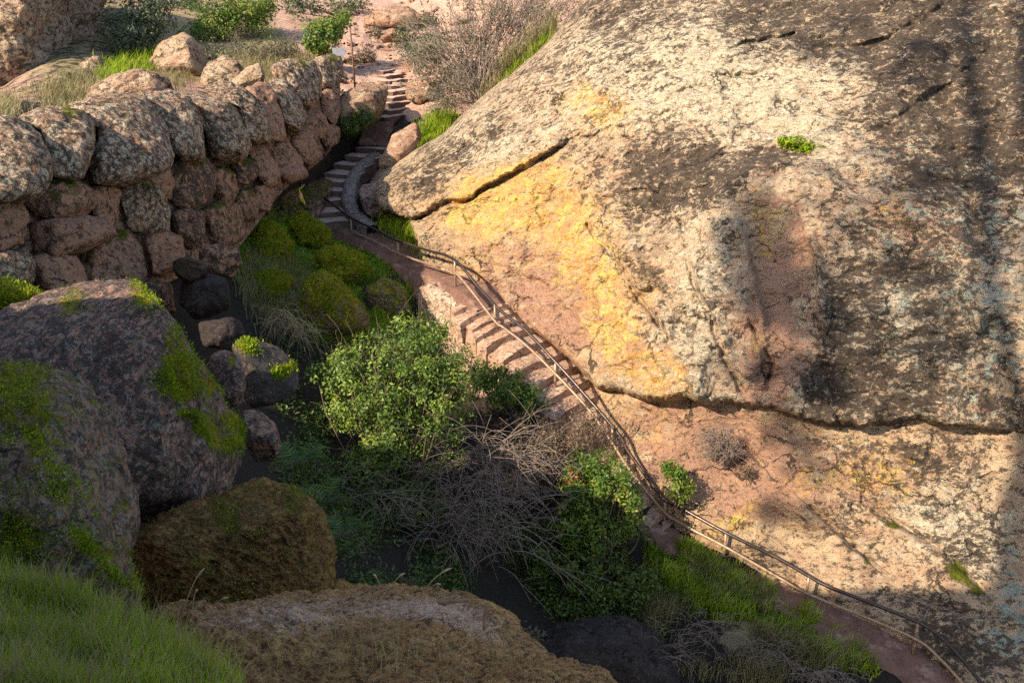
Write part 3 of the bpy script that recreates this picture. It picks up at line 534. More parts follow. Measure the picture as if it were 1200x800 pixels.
# ------------------------------------------------------------------ stone retaining wall
def wall_d(px, py): return 1/(.0417-.0000505*np.asarray(px, float)+.000010*(np.asarray(py, float)-150))
GR = dict(dark=.40, pale=.50, moss=.10, green=.10); PK = dict(dark=.22, pale=.22, red=.45, moss=.12, green=.08); MS = dict(dark=.35, pale=.25, moss=.42, green=.12); DK = dict(dark=.46, pale=.2, moss=.25, green=.1)
STONES = [
 ([(-45, 140), (-10, 134), (20, 140), (42, 155), (55, 180), (57, 205), (45, 228), (10, 233), (-40, 230)], GR), ([(22, 138), (60, 126), (95, 130), (112, 145), (113, 167), (101, 190), (95, 206), (66, 211), (58, 182), (45, 155)], GR),
 ([(75, 127), (110, 115), (150, 111), (170, 119), (190, 145), (203, 180), (201, 194), (165, 208), (130, 216), (106, 215), (101, 195), (114, 165), (111, 140)], GR), ([(157, 110), (200, 106), (220, 113), (235, 140), (243, 175), (238, 186), (215, 188), (205, 178), (195, 155), (180, 130)], GR),
 ([(217, 108), (240, 105), (265, 115), (280, 135), (291, 170), (285, 186), (255, 193), (246, 180), (241, 150), (232, 125)], GR), ([(240, 103), (262, 96), (285, 104), (302, 120), (313, 150), (314, 166), (300, 169), (290, 165), (285, 140), (270, 115)], GR),
 ([(290, 105), (305, 99), (320, 108), (330, 138), (333, 160), (326, 169), (316, 166), (312, 145), (303, 120)], PK), ([(302, 100), (318, 90), (333, 92), (348, 115), (358, 140), (351, 155), (336, 159), (330, 138), (322, 110)], GR),
 ([(317, 82), (330, 73), (350, 68), (367, 71), (377, 90), (376, 110), (363, 126), (350, 122), (338, 100)], GR), ([(366, 72), (385, 66), (399, 69), (400, 85), (393, 104), (379, 105), (377, 88)], GR),
 ([(-45, 236), (15, 233), (32, 250), (37, 265), (25, 285), (0, 297), (-45, 295)], PK), ([(26, 230), (55, 213), (85, 211), (106, 222), (111, 240), (100, 253), (70, 257), (40, 252)], MS), ([(107, 225), (125, 217), (139, 225), (138, 255), (130, 271), (112, 262)], PK),
 ([(140, 222), (155, 211), (175, 209), (190, 225), (199, 250), (196, 269), (170, 273), (148, 268)], GR), ([(166, 209), (200, 196), (204, 215), (198, 232), (186, 222)], PK), ([(198, 205), (210, 190), (240, 187), (250, 200), (249, 222), (240, 238), (215, 245), (201, 230)], DK),
 ([(247, 200), (260, 195), (275, 205), (278, 225), (270, 241), (255, 239), (247, 225)], MS), ([(258, 195), (280, 184), (301, 188), (303, 201), (290, 216), (270, 211)], DK), ([(288, 170), (310, 168), (326, 195), (328, 215), (312, 221), (298, 205)], PK), ([(318, 172), (335, 162), (351, 185), (358, 205), (340, 214), (326, 205)], PK),
 ([(340, 163), (356, 150), (371, 160), (378, 180), (366, 196), (352, 190)], PK), ([(352, 140), (365, 125), (380, 135), (387, 150), (376, 162), (362, 156)], PK), ([(374, 108), (385, 105), (397, 104), (399, 130), (391, 147), (379, 132)], PK), ([(374, 158), (388, 145), (398, 150), (398, 165), (384, 178)], PK),
 ([(40, 263), (70, 256), (100, 257), (127, 262), (134, 272), (115, 285), (90, 293), (60, 300), (42, 291)], PK), ([(-45, 298), (5, 296), (30, 290), (42, 305), (38, 330), (15, 340), (-45, 338)], GR), ([(40, 304), (60, 297), (90, 293), (99, 315), (102, 346), (50, 350)], PK), ([(95, 295), (120, 275), (150, 269), (166, 290), (172, 320), (166, 345), (110, 350)], dict(dark=.3, pale=.05, red=.6, moss=.36)),
 ([(164, 275), (190, 270), (211, 280), (213, 300), (196, 326), (178, 320)], PK), ([(200, 250), (220, 244), (238, 248), (240, 275), (222, 290), (205, 280)], DK), ([(237, 245), (260, 234), (281, 240), (288, 265), (285, 284), (260, 289), (240, 281)], MS), ([(274, 225), (295, 219), (304, 235), (301, 256), (286, 263), (276, 246)], MS), ([(299, 220), (312, 215), (320, 228), (315, 246), (303, 244)], PK),
 ([(135, 345), (160, 335), (185, 325), (200, 335), (205, 365), (140, 370)], DK)]
wroot = empty('stone_wall', W(150, 330, wall_d(150, 330)), 'retaining wall of big rounded boulders running back from the left edge to the upper stairs', 'stone wall')
for i, (ol, ms) in enumerate(STONES):
    o = np.array(ol, float); c = o.mean(0); dc = float(wall_d(c[0], c[1])); wpx = (o[:, 0].max()-o[:, 0].min())
    th = max(.55, min(1.15, wpx/F*dc*.52)); k = -0.0000505*-dc*dc
    low = c[1] > 205
    ol = [tuple(q) for q in c+(o-c)*1.02]
    boulder('stone', None, None, ol, dc+(.25 if low else 0.05), th, M['wallstone'], ms, wroot, tilt=(k*(.7 if low else .42), -.006 if low else -.017), nang=130, nring=40, e=.54 if low else .60, amp=.17, sc_=.95, cuts=3, peb=(.05, 3.2), seed=400+i*7, smooth=1,
            moss_spots=[(c[0]+6, o[:, 1].min()+6, 14, .55)] if i in (1, 8, 9, 11, 13, 15, 16, 17, 27, 30, 31) else ())
def build_core():
    bot = [(-45, 350), (100, 352), (200, 330), (280, 290), (330, 225), (380, 185), (400, 160)]; top = [(-45, 165), (100, 150), (200, 145), (280, 140), (330, 118), (380, 95), (398, 85)]
    px, py, s = ruled(bot, top, 160, 60); d = wall_d(px, py)+.6; P = W(px, py, d); d += rough_rock(P, .18, 1.2, 77); P = W(px, py, d)
    P = np.concatenate([P, W(px[:, -1:], py[:, -1:], d[:, -1:]+1.6), W(px[:, :1], py[:, :1], d[:, :1]+2.2)], 1); n, m = P.shape[:2]
    a, b = mk(n*m, .35, .05, 0, .6, .22)
    part('mortar', P, gridf(n, m), M['wallstone'], wroot, {'mk': a, 'mk2': b})
build_core()
# ------------------------------------------------------------------ boulders
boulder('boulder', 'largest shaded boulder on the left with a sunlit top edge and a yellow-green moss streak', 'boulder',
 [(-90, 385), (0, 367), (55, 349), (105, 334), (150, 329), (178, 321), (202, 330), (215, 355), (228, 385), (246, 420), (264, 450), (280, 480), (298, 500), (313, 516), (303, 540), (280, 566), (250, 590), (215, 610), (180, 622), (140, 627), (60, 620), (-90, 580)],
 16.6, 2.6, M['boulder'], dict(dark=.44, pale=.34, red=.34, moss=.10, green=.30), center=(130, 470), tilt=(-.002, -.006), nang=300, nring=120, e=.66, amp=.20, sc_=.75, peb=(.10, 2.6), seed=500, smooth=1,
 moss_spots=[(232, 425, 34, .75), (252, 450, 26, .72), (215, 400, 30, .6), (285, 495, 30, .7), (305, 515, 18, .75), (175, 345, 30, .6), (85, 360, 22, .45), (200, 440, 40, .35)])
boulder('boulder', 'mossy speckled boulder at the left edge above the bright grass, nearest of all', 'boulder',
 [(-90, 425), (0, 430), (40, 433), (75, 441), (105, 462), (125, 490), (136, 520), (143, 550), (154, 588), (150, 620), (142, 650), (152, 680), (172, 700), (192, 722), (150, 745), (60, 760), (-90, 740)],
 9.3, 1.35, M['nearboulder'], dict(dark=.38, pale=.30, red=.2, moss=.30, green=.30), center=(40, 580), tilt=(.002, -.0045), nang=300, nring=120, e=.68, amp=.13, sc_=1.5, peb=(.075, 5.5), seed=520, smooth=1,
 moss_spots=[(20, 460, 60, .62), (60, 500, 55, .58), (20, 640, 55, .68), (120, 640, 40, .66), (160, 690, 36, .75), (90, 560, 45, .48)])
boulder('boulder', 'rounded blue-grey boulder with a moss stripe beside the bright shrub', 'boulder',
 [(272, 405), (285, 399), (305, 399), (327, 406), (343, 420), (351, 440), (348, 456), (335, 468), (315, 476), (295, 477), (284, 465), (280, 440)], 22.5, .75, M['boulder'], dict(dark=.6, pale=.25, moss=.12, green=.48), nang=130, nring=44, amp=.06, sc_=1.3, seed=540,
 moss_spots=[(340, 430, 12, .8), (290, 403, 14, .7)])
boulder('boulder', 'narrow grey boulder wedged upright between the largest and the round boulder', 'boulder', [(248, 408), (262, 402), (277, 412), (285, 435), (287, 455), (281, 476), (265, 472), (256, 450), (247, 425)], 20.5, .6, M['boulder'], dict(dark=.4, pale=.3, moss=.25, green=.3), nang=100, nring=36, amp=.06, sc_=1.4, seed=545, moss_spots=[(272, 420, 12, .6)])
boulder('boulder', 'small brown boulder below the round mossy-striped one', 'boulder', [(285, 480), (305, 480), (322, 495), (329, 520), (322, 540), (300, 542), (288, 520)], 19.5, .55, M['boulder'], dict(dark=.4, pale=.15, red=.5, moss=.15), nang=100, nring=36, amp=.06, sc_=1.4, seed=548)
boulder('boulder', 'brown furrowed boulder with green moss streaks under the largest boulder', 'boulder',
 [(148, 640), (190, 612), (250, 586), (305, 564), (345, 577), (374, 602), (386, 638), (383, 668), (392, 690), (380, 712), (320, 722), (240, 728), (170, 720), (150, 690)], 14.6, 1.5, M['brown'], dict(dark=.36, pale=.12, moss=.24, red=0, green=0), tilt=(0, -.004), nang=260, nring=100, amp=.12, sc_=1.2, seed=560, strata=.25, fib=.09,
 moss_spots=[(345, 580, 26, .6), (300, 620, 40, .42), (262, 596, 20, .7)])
boulder('boulder', 'small tawny rock beside the furrowed boulder and the pale fibrous ledge', 'boulder', [(372, 690), (400, 678), (418, 690), (425, 705), (400, 720), (370, 715)], 14.8, .4, M['brown'], dict(dark=.3, pale=.15, moss=.25), nang=80, nring=30, amp=.06, sc_=1.5, seed=563)
boulder('rock_ledge', 'pale fibrous brown rock ledge across the bottom foreground', 'rock',
 [(170, 716), (215, 714), (250, 722), (300, 709), (350, 701), (400, 698), (450, 694), (500, 697), (540, 703), (572, 713), (597, 731), (617, 756), (642, 776), (706, 796), (740, 850), (600, 1010), (250, 1010), (120, 800)],
 10.2, 1.3, M['mat'], dict(dark=.30, pale=.34, moss=.10), center=(430, 800), tilt=(.001, -.012), nang=400, nring=170, e=.62, amp=.15, sc_=1.5, seed=580, strata=.15, fib=.085, cuts=4, smooth=1)
def ledge_pale():
    o = bpy.data.objects['rock_ledge']; me = o.data; n = len(me.vertices); co = np.empty(n*3); me.vertices.foreach_get('co', co); co = co.reshape(-1, 3)+np.array(o.location)
    x, y, z = co[:, 0], co[:, 1], co[:, 2]-CZ; d = y*CP-z*SP; px = 600+F*x/d; py = 400-F*(y*SP+z*CP)/d
    c = np.empty(n*4); me.attributes['mk'].data.foreach_get('color', c); c = c.reshape(-1, 4)
    c[:, 1] = np.clip(.16+.46*blob(px, py, 330, 722, 120, 26, -3)+.5*blob(px, py, 500, 715, 70, 16, 5)+.4*blob(px, py, 560, 735, 50, 20, 30), 0, .9); c[:, 0] = .36-.3*c[:, 1]
    me.attributes['mk'].data.foreach_set('color', c.ravel())
ledge_pale()
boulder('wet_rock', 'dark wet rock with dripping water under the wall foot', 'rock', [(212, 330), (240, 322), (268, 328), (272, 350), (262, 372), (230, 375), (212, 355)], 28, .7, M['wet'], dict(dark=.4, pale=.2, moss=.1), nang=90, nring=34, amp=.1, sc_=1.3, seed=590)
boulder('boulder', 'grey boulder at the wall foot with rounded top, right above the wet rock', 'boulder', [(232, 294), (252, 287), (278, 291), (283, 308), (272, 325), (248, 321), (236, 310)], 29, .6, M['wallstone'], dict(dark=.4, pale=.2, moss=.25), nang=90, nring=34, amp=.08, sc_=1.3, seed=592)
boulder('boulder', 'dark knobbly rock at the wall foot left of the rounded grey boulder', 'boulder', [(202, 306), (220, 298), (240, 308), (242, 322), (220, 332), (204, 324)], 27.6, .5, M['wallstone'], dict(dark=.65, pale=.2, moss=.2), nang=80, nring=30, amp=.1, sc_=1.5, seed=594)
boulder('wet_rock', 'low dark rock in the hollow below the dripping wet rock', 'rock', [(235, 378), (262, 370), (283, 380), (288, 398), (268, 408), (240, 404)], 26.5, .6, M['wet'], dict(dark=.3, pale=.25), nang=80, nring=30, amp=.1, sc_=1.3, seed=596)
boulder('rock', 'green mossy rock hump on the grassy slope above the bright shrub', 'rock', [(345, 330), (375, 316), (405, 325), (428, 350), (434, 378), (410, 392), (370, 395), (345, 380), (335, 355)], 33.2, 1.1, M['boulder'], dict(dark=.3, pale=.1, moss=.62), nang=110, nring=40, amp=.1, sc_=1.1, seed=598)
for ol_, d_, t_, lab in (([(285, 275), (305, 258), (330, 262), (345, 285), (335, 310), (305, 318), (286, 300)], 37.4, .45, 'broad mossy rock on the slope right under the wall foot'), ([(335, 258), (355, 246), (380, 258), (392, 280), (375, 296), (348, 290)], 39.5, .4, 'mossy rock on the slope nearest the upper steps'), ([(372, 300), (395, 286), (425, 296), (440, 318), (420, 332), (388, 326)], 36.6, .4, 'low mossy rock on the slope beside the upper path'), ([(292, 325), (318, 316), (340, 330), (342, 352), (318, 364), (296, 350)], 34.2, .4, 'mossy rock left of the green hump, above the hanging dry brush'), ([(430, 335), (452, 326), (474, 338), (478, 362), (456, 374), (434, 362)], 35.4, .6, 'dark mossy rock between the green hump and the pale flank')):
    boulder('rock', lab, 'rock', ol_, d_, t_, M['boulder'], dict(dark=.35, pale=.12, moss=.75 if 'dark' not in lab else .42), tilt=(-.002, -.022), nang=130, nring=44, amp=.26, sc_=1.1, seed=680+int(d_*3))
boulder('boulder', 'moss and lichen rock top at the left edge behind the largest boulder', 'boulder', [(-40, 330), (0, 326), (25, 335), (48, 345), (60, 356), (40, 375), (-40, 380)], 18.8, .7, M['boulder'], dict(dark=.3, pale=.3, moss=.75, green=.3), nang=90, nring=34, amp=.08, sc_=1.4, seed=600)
boulder('cliff', 'sunlit pitted cliff at the top left corner behind the wall', 'cliff', [(-120, -90), (40, -110), (125, -60), (132, 0), (120, 40), (122, 75), (95, 112), (75, 128), (0, 138), (-120, 140)], 50, 5, M['dome'], dict(dark=.34, pale=.38, red=.35, yellow=.12), tilt=(.01, -.012), nang=240, nring=80, e=.6, amp=.9, sc_=.28, seed=610, smooth=1, peb=(.25, .9))
boulder('boulder', 'small sunlit boulder between the top left cliff and the shrubs', 'boulder', [(85, 105), (92, 75), (108, 66), (127, 68), (122, 85), (112, 105), (95, 118)], 46, 1., M['dome'], dict(dark=.4, pale=.3, yellow=.3), nang=80, nring=30, amp=.15, sc_=.9, seed=612)
boulder('boulder', 'broad pinkish rock behind the left capstones of the wall', 'boulder', [(80, 122), (105, 108), (135, 90), (160, 84), (185, 86), (205, 100), (210, 115), (150, 125)], 40, 1.4, M['dome'], dict(dark=.3, pale=.15, red=.4), nang=100, nring=36, amp=.2, sc_=.8, seed=614)
boulder('boulder', 'leaning tan slab on the slope below the middle green shrub', 'boulder', [(172, 80), (190, 50), (215, 38), (240, 55), (245, 85), (225, 100), (190, 98)], 49, 1.6, M['dome'], dict(dark=.18, pale=.25, red=.35), nang=100, nring=36, amp=.2, sc_=.7, seed=616)
boulder('boulder', 'low pitted tan outcrop between the leaning slab and the pointed boulder', 'boulder', [(235, 98), (245, 75), (262, 66), (280, 72), (290, 85), (285, 100), (255, 106)], 47, 1.2, M['dome'], dict(dark=.3, pale=.3, red=.3), nang=100, nring=36, amp=.25, sc_=.8, seed=617)
boulder('boulder', 'pointed tan boulder standing just behind the middle capstones', 'boulder', [(272, 95), (290, 80), (304, 73), (310, 88), (306, 102), (285, 106)], 44, .7, M['dome'], dict(dark=.12, pale=.25, red=.3), nang=80, nring=30, amp=.1, sc_=1.2, seed=618)
boulder('boulder', 'squarish boulder half in shadow beside the upper stone steps', 'boulder', [(398, 104), (420, 100), (445, 98), (457, 104), (455, 125), (448, 140), (430, 148), (400, 152), (396, 130)], 47.4, 1.1, M['dome'], dict(dark=.15, pale=.25, red=.5), tilt=(.005, -.01), nang=110, nring=40, e=.5, amp=.12, sc_=.9, seed=620, smooth=1)
boulder('earth_bank', 'small mossy earth bank at the wall end, left of the shaded upper steps', 'bank', [(325, 232), (342, 222), (362, 216), (380, 208), (390, 214), (384, 230), (378, 248), (376, 268), (362, 274), (340, 262)], 43.4, .8, M['wallstone'], dict(dark=.45, pale=.1, red=.3, moss=.45), tilt=(.012, -.01), nang=90, nring=34, amp=.12, sc_=1., seed=621)
for ol_, d_, lab in (([(425, 20), (450, 8), (490, 10), (500, 24), (465, 36), (430, 34)], 63, 'flat pink outcrop highest on the far slope'), ([(470, 72), (490, 60), (515, 58), (520, 70), (500, 84), (475, 86)], 55, 'pale pink outcrop beside the olive bush on the far slope'), ([(478, 100), (492, 92), (512, 96), (508, 112), (490, 122), (479, 114)], 50.5, 'pink rock shoulder right of the short sunlit steps'), ([(440, 40), (460, 34), (474, 40), (468, 52), (446, 52)], 60.5, 'blocky pink rock just above the dark ledge steps')):
    boulder('outcrop', lab, 'rock', ol_, d_, 1.1, M['dome'], dict(dark=.16, pale=.25, red=.55), tilt=(0, -.03), nang=90, nring=34, amp=.22, sc_=.9, seed=650+int(d_), cuts=6)
boulder('boulder', 'smooth grey-green rock behind the curved kerb at the ledge nose', 'boulder', [(418, 225), (428, 213), (440, 212), (452, 235), (458, 255), (445, 262), (428, 250)], 42.5, .7, M['boulder'], dict(dark=.3, pale=.3, green=.4), nang=90, nring=34, amp=.05, sc_=1.1, seed=622)
boulder('boulder', 'pink slope rock right of the steps below the grassy ledge', 'boulder', [(444, 190), (462, 158), (486, 144), (502, 150), (484, 174), (462, 194), (446, 204)], 45.2, .5, M['dome'], dict(dark=.12, pale=.2, red=.5), tilt=(0, -.012), nang=100, nring=36, amp=.14, sc_=.9, seed=624)
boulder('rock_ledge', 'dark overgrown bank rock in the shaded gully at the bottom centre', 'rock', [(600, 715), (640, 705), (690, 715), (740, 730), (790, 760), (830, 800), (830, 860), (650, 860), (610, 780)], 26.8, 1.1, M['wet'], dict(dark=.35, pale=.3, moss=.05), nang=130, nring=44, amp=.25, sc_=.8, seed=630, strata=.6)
boulder('rock_bank', 'pale outer rock flank under the handrail stairs beside the shrub', 'rock',
 [(482, 322), (505, 318), (535, 338), (548, 352), (565, 378), (600, 408), (630, 440), (668, 470), (655, 490), (610, 470), (560, 440), (512, 410), (492, 372)], 34.75, .9, M['step'], dict(dark=.32, pale=.45, red=.25, moss=.12), tilt=(-.021, 0), nang=180, nring=56, amp=.14, sc_=.9, seed=640, smooth=1, moss_spots=[(488, 350, 16, .5), (560, 430, 30, .7), (610, 462, 24, .6)])
for o in [o for o in COL.objects if o.get('label') and o.parent is None]:
    for key, n, h in (('largest shaded boulder', 16000, .032), ('mossy speckled boulder', 18000, .020), ('rounded blue-grey', 1800, .05), ('green mossy rock hump', 6000, .05), ('broad mossy rock', 5000, .06), ('mossy rock on the slope', 3500, .06), ('low mossy rock', 3500, .06), ('mossy rock left', 3000, .06), ('dark mossy rock', 1500, .05), ('moss and lichen rock top', 2500, .06), ('brown furrowed', 1800, .03)):
        if o['label'].startswith(key): fuzz(o, n, h)
# ------------------------------------------------------------------ path, steps, handrail
POSTD = np.array([(340, 45.5), (354, 44.6), (411, 41.5), (466, 38.3), (533, 34.8), (580, 33.5), (651, 32.0), (718, 30.9), (780, 30.0), (851, 29.0), (948, 28.0), (1076, 26.6), (1150, 25.8), (1260, 24.5)])
pd = lambda x: np.interp(x, POSTD[:, 0], POSTD[:, 1])
TOP = [(351, 213), (380, 232), (411, 255), (444, 271), (466, 282), (500, 293), (532, 304), (562, 338), (589, 366), (616, 387), (651, 424), (680, 456), (724, 507), (737, 530), (775, 581), (784, 588), (800, 596), (851, 624), (912, 654), (950, 676), (969, 686), (1025, 708), (1077, 729), (1100, 744), (1126, 770), (1150, 800), (1180, 840)]
LOW = [(411, 270), (447, 287), (466, 297), (504, 310), (533, 319), (579, 375), (589, 383), (616, 404), (650, 437), (690, 480), (717, 518), (737, 549), (777, 598), (800, 614), (851, 641), (912, 676), (948, 696), (1010, 721), (1074, 749), (1100, 770), (1126, 798), (1160, 840)]
POSTS = [(354, 215, 232), (411, 255, 284), (466, 282, 312), (533, 304, 340), (580, 357, 394), (651, 424, 464), (718, 500, 540), (780, 585, 620), (851, 624, 667), (948, 675, 716), (1076, 729, 780)]
def px_line(L): a = np.array(L, float); return W(a[:, 0], a[:, 1], pd(a[:, 0]))
hr = empty('handrail', W(533, 340, 34.8), 'long two-rail pipe handrail winding down beside the steps and path', 'handrail')
V, f = tubes([(spline(px_line(TOP), 260), .050, .050)], 8); part('top_rail', V, f, M['rail'], hr)
V, f = tubes([(spline(px_line(LOW), 240), .042, .042)], 8); part('lower_rail', V, f, M['rail2'], hr)
for (x, y0, y1) in POSTS:
    d = float(pd(x)); a = W(x, y0, d); h = (y1-y0)/F*d/CP+.15; V, f = tubes([(np.array([a, a-np.array([0, 0, h*.5]), a-np.array([0, 0, h])]), .042, .042)], 8)
    part('post', V, f, M['rail2'], hr)
# outer edge of the walking line = post feet
FEET = np.array([(x, y1) for x, _, y1 in POSTS[2:]]+[(1150, 840), (1250, 930)], float)
FW = W(FEET[:, 0], FEET[:, 1], np.append(pd(FEET[:-2, 0]), [25.8, 24.5]))
def horiz_perp(P):
    t = np.gradient(P, axis=0); t[:, 2] = 0; t /= np.linalg.norm(t, axis=1, keepdims=True); return t, np.stack([-t[:, 1], t[:, 0], 0*t[:, 0]], -1)
def ribbon(name, P, w0, w1, mat, drop=1.0, seed=0, z=0.):
    t, nrm = horiz_perp(P); s = np.linspace(0, 1, 14); V = P[:, None]+nrm[:, None]*(w0+(w1-w0)*s)[None, :, None]; V[..., 2] += z+fbm(V, 1.4, 4, .6, seed)*.10
    L = V[:, :1].copy(); L[..., 2] -= drop; L -= nrm[:, None]*.3; R = V[:, -1:].copy(); R[..., 2] -= drop; V = np.concatenate([L, V, R], 1); n, m = V.shape[:2]
    o = mesh_obj(name, V.reshape(-1, 3), gridf(n, m), mat); o['kind'] = 'structure'; return o
lowline = spline(np.vstack([FW[4]*.5+FW[5]*.5-[0, 0, .25], FW[5:]]), 130); ribbon('path', lowline, -.55, 2.0, M['path'], 1.2, 700)
upl = np.array([W(392, 268, 42.4), W(415, 276, 41.2), W(440, 290, 39.7), W(466, 310, 38.3), W(500, 322, 36.5), W(540, 340, 34.7), W(562, 362, 34.2)]); ribbon('path', spline(upl, 80), -.12, 1.9, M['path'], 1.2, 710, -.03)
def block(c, t, nrm, run, w0, w1, h, seed, taper=.0):
    """rough hewn step: run along t, width along nrm, top at c"""
    nx, ny, nz = 7, 14, 7
    V, Fs, o = [], [], 0
    def face(fu):
        nonlocal o
        u, v = np.meshgrid(np.linspace(0, 1, 12), np.linspace(0, 1, 16), indexing='ij'); V.append(fu(u, v).reshape(-1, 3)); Fs.append(gridf(12, 16)+o); o += 192
    E = lambda a, b, z: c+a[..., None]*t+b[..., None]*nrm+z[..., None]*np.array([0, 0, 1.])
    W_ = w1-w0
    face(lambda u, v: E(-run*.6+u*(run*1.1), w0+v*W_, 0*u)); face(lambda u, v: E(0*u+run*.5, w0+v*W_, -u*h))
    face(lambda u, v: E(-run*.6+v*run*1.1, 0*u+w0, -u*h)); face(lambda u, v: E(-run*.6+v*run*1.1, 0*u+w1, -u*h))
    V = np.concatenate(V); F_ = np.concatenate(Fs)
    rel = V-c; out = np.clip((-(rel@nrm)+w0+.95)/.95, 0, 1)**1.5
    V[:, 2] -= out*taper
    V = V+np.stack([fbm(V, 2.2, 3, .55, seed), fbm(V, 2.2, 3, .55, seed+3), fbm(V, 1.8, 3, .5, seed+6)*.9], -1)*.065
    return V, F_
def stair(label, pts, widths, run, h, mat, masks, tdir=None, seed=0, taper=.0):
    P = np.array([W(*p) for p in pts]); t, nrm = horiz_perp(P)
    r = empty('rock_steps', P[-1], label, 'stairs')
    for i in range(len(P)):
        tt = t[i] if tdir is None else np.array(tdir)/np.linalg.norm(tdir); nn = np.array([-tt[1], tt[0], 0]); w = widths[i] if isinstance(widths, list) else widths
        V, F_ = block(P[i], tt, nn, run, w[0], w[1], h, seed+i*5, taper); a, b = mk(len(V), **masks); part('step', V, F_, mat, r, {'mk': a, 'mk2': b})
    return P
n1 = 18
k = np.linspace(0, 1, n1); xs = np.interp(k, np.linspace(0, 1, 5), [545, 580, 651, 718, 776]); lx = spline(FW[1:6], 200); l2 = 600+F*lx[:, 0]/((lx[:, 1])*CP-(lx[:, 2]-CZ)*SP)
SP3 = np.stack([np.interp(xs, l2, lx[:, j]) for j in range(3)], -1)
zz = SP3[:, 2].copy()
tt, nn = horiz_perp(SP3); sroot = empty('rock_steps', SP3[-1], 'flight of steps hewn into the rock under the steep handrail', 'stairs')
for i in range(n1):
    V, F_ = block(SP3[i], tt[i], nn[i], np.linalg.norm((SP3[min(i+1, n1-1)]-SP3[max(i-1, 0)])[:2])/2*1.25, -.55-.1*math.sin(i*2.3), 2.3, .7, 730+i*5, .22)
    a, b = mk(len(V), dark=.22, pale=.36, red=.4); part('step', V, F_, M['step'], sroot, {'mk': a, 'mk2': b})
US = [(436, 172, 48.2), (424, 182, 47.3), (411, 192, 46.5), (402, 202, 45.8), (396, 211, 45.2), (391, 221, 44.6), (387, 233, 44), (387, 246, 43.3), (390, 257, 42.7)]
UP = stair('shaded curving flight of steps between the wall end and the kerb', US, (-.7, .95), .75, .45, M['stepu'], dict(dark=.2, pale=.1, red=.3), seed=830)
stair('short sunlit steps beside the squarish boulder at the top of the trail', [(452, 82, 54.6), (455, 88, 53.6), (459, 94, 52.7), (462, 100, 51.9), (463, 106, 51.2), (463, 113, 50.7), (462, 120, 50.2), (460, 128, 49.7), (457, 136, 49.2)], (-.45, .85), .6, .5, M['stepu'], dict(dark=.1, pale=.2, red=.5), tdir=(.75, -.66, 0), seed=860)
stair('dark stone ledge steps high on the far slope', [(447, 52, 60), (450, 58, 59.2), (448, 65, 58.4), (440, 74, 57.5)], (-.9, .9), .9, .9, M['step'], dict(dark=.35, pale=.1, red=.5), tdir=(.1, -1, 0), seed=880)
tp = [(446, 142, 48.9), (440, 155, 48.6), (436, 170, 48.2)]; ribbon('path', spline(np.array([W(*p) for p in tp]), 30), -.7, .7, M['path'], 1.2, 715, .0)
# kerb
kp = spline(np.array([W(*p) for p in [(440, 185, 47.4), (428, 194, 46.5), (419, 204, 45.8), (412, 215, 45), (409, 227, 44.2), (410, 240, 43.4), (416, 253, 42.6), (426, 263, 41.9), (437, 271, 41.3)]]), 90)
t_, n_ = horiz_perp(kp); prof = [(-.3, -.5), (-.3, .1), (-.24, .22), (0, .26), (.22, .22), (.28, .1), (.3, -.5)]
kV = np.stack([kp+n_*a+np.array([0, 0, b]) for a, b in prof], 1); kV += (fbm(kV, 2.5, 3, .5, 900)*.06)[..., None]; a, b = mk(kV.shape[0]*7, .25, .3, 0, .1, .05, .2)
tag(mesh_obj('stone_kerb', kV.reshape(-1, 3), gridf(*kV.shape[:2]), M['kerb'], None, {'mk': a, 'mk2': b}), 'curved low stone kerb along the inner side of the shaded upper steps', 'kerb')
# pole and sign
a = W(416, 101, 50.5); V, f = tubes([(np.array([a-np.array([0, 0, .4]), a+np.array([-.03, 0, 1.3]), a+np.array([-.08, 0, 2.75])]), .05, .045)], 8); tag(mesh_obj('pole', V, f, M['rust']), 'thin rusty pole standing beside the green shrub at the trail bend', 'pole')
sr = empty('trail_sign', W(397, 75, 50.2), 'small grey sign board just behind the last capstone of the wall', 'sign')
def boxv(c, sx, sy, sz, rz=0):
    V = np.array([(x, y, z) for x in (-sx, sx) for y in (-sy, sy) for z in (-sz, sz)], float); ca, sa = math.cos(rz), math.sin(rz)
    V = np.stack([V[:, 0]*ca-V[:, 1]*sa, V[:, 0]*sa+V[:, 1]*ca, V[:, 2]], -1)+c; return V, np.array([(0, 1, 3, 2), (4, 6, 7, 5), (0, 4, 5, 1), (2, 3, 7, 6), (0, 2, 6, 4), (1, 5, 7, 3)])
V, f = boxv(W(397, 61, 50.2), .30, .02, .19, .35); part('sign_board', V, f, M['signb'], sr, None, False)
V, f = boxv(W(397, 61, 50.2)+np.array([0, .05, -.5]), .035, .03, .75, .35); part('sign_post', V, f, M['rust'], sr, None, False)
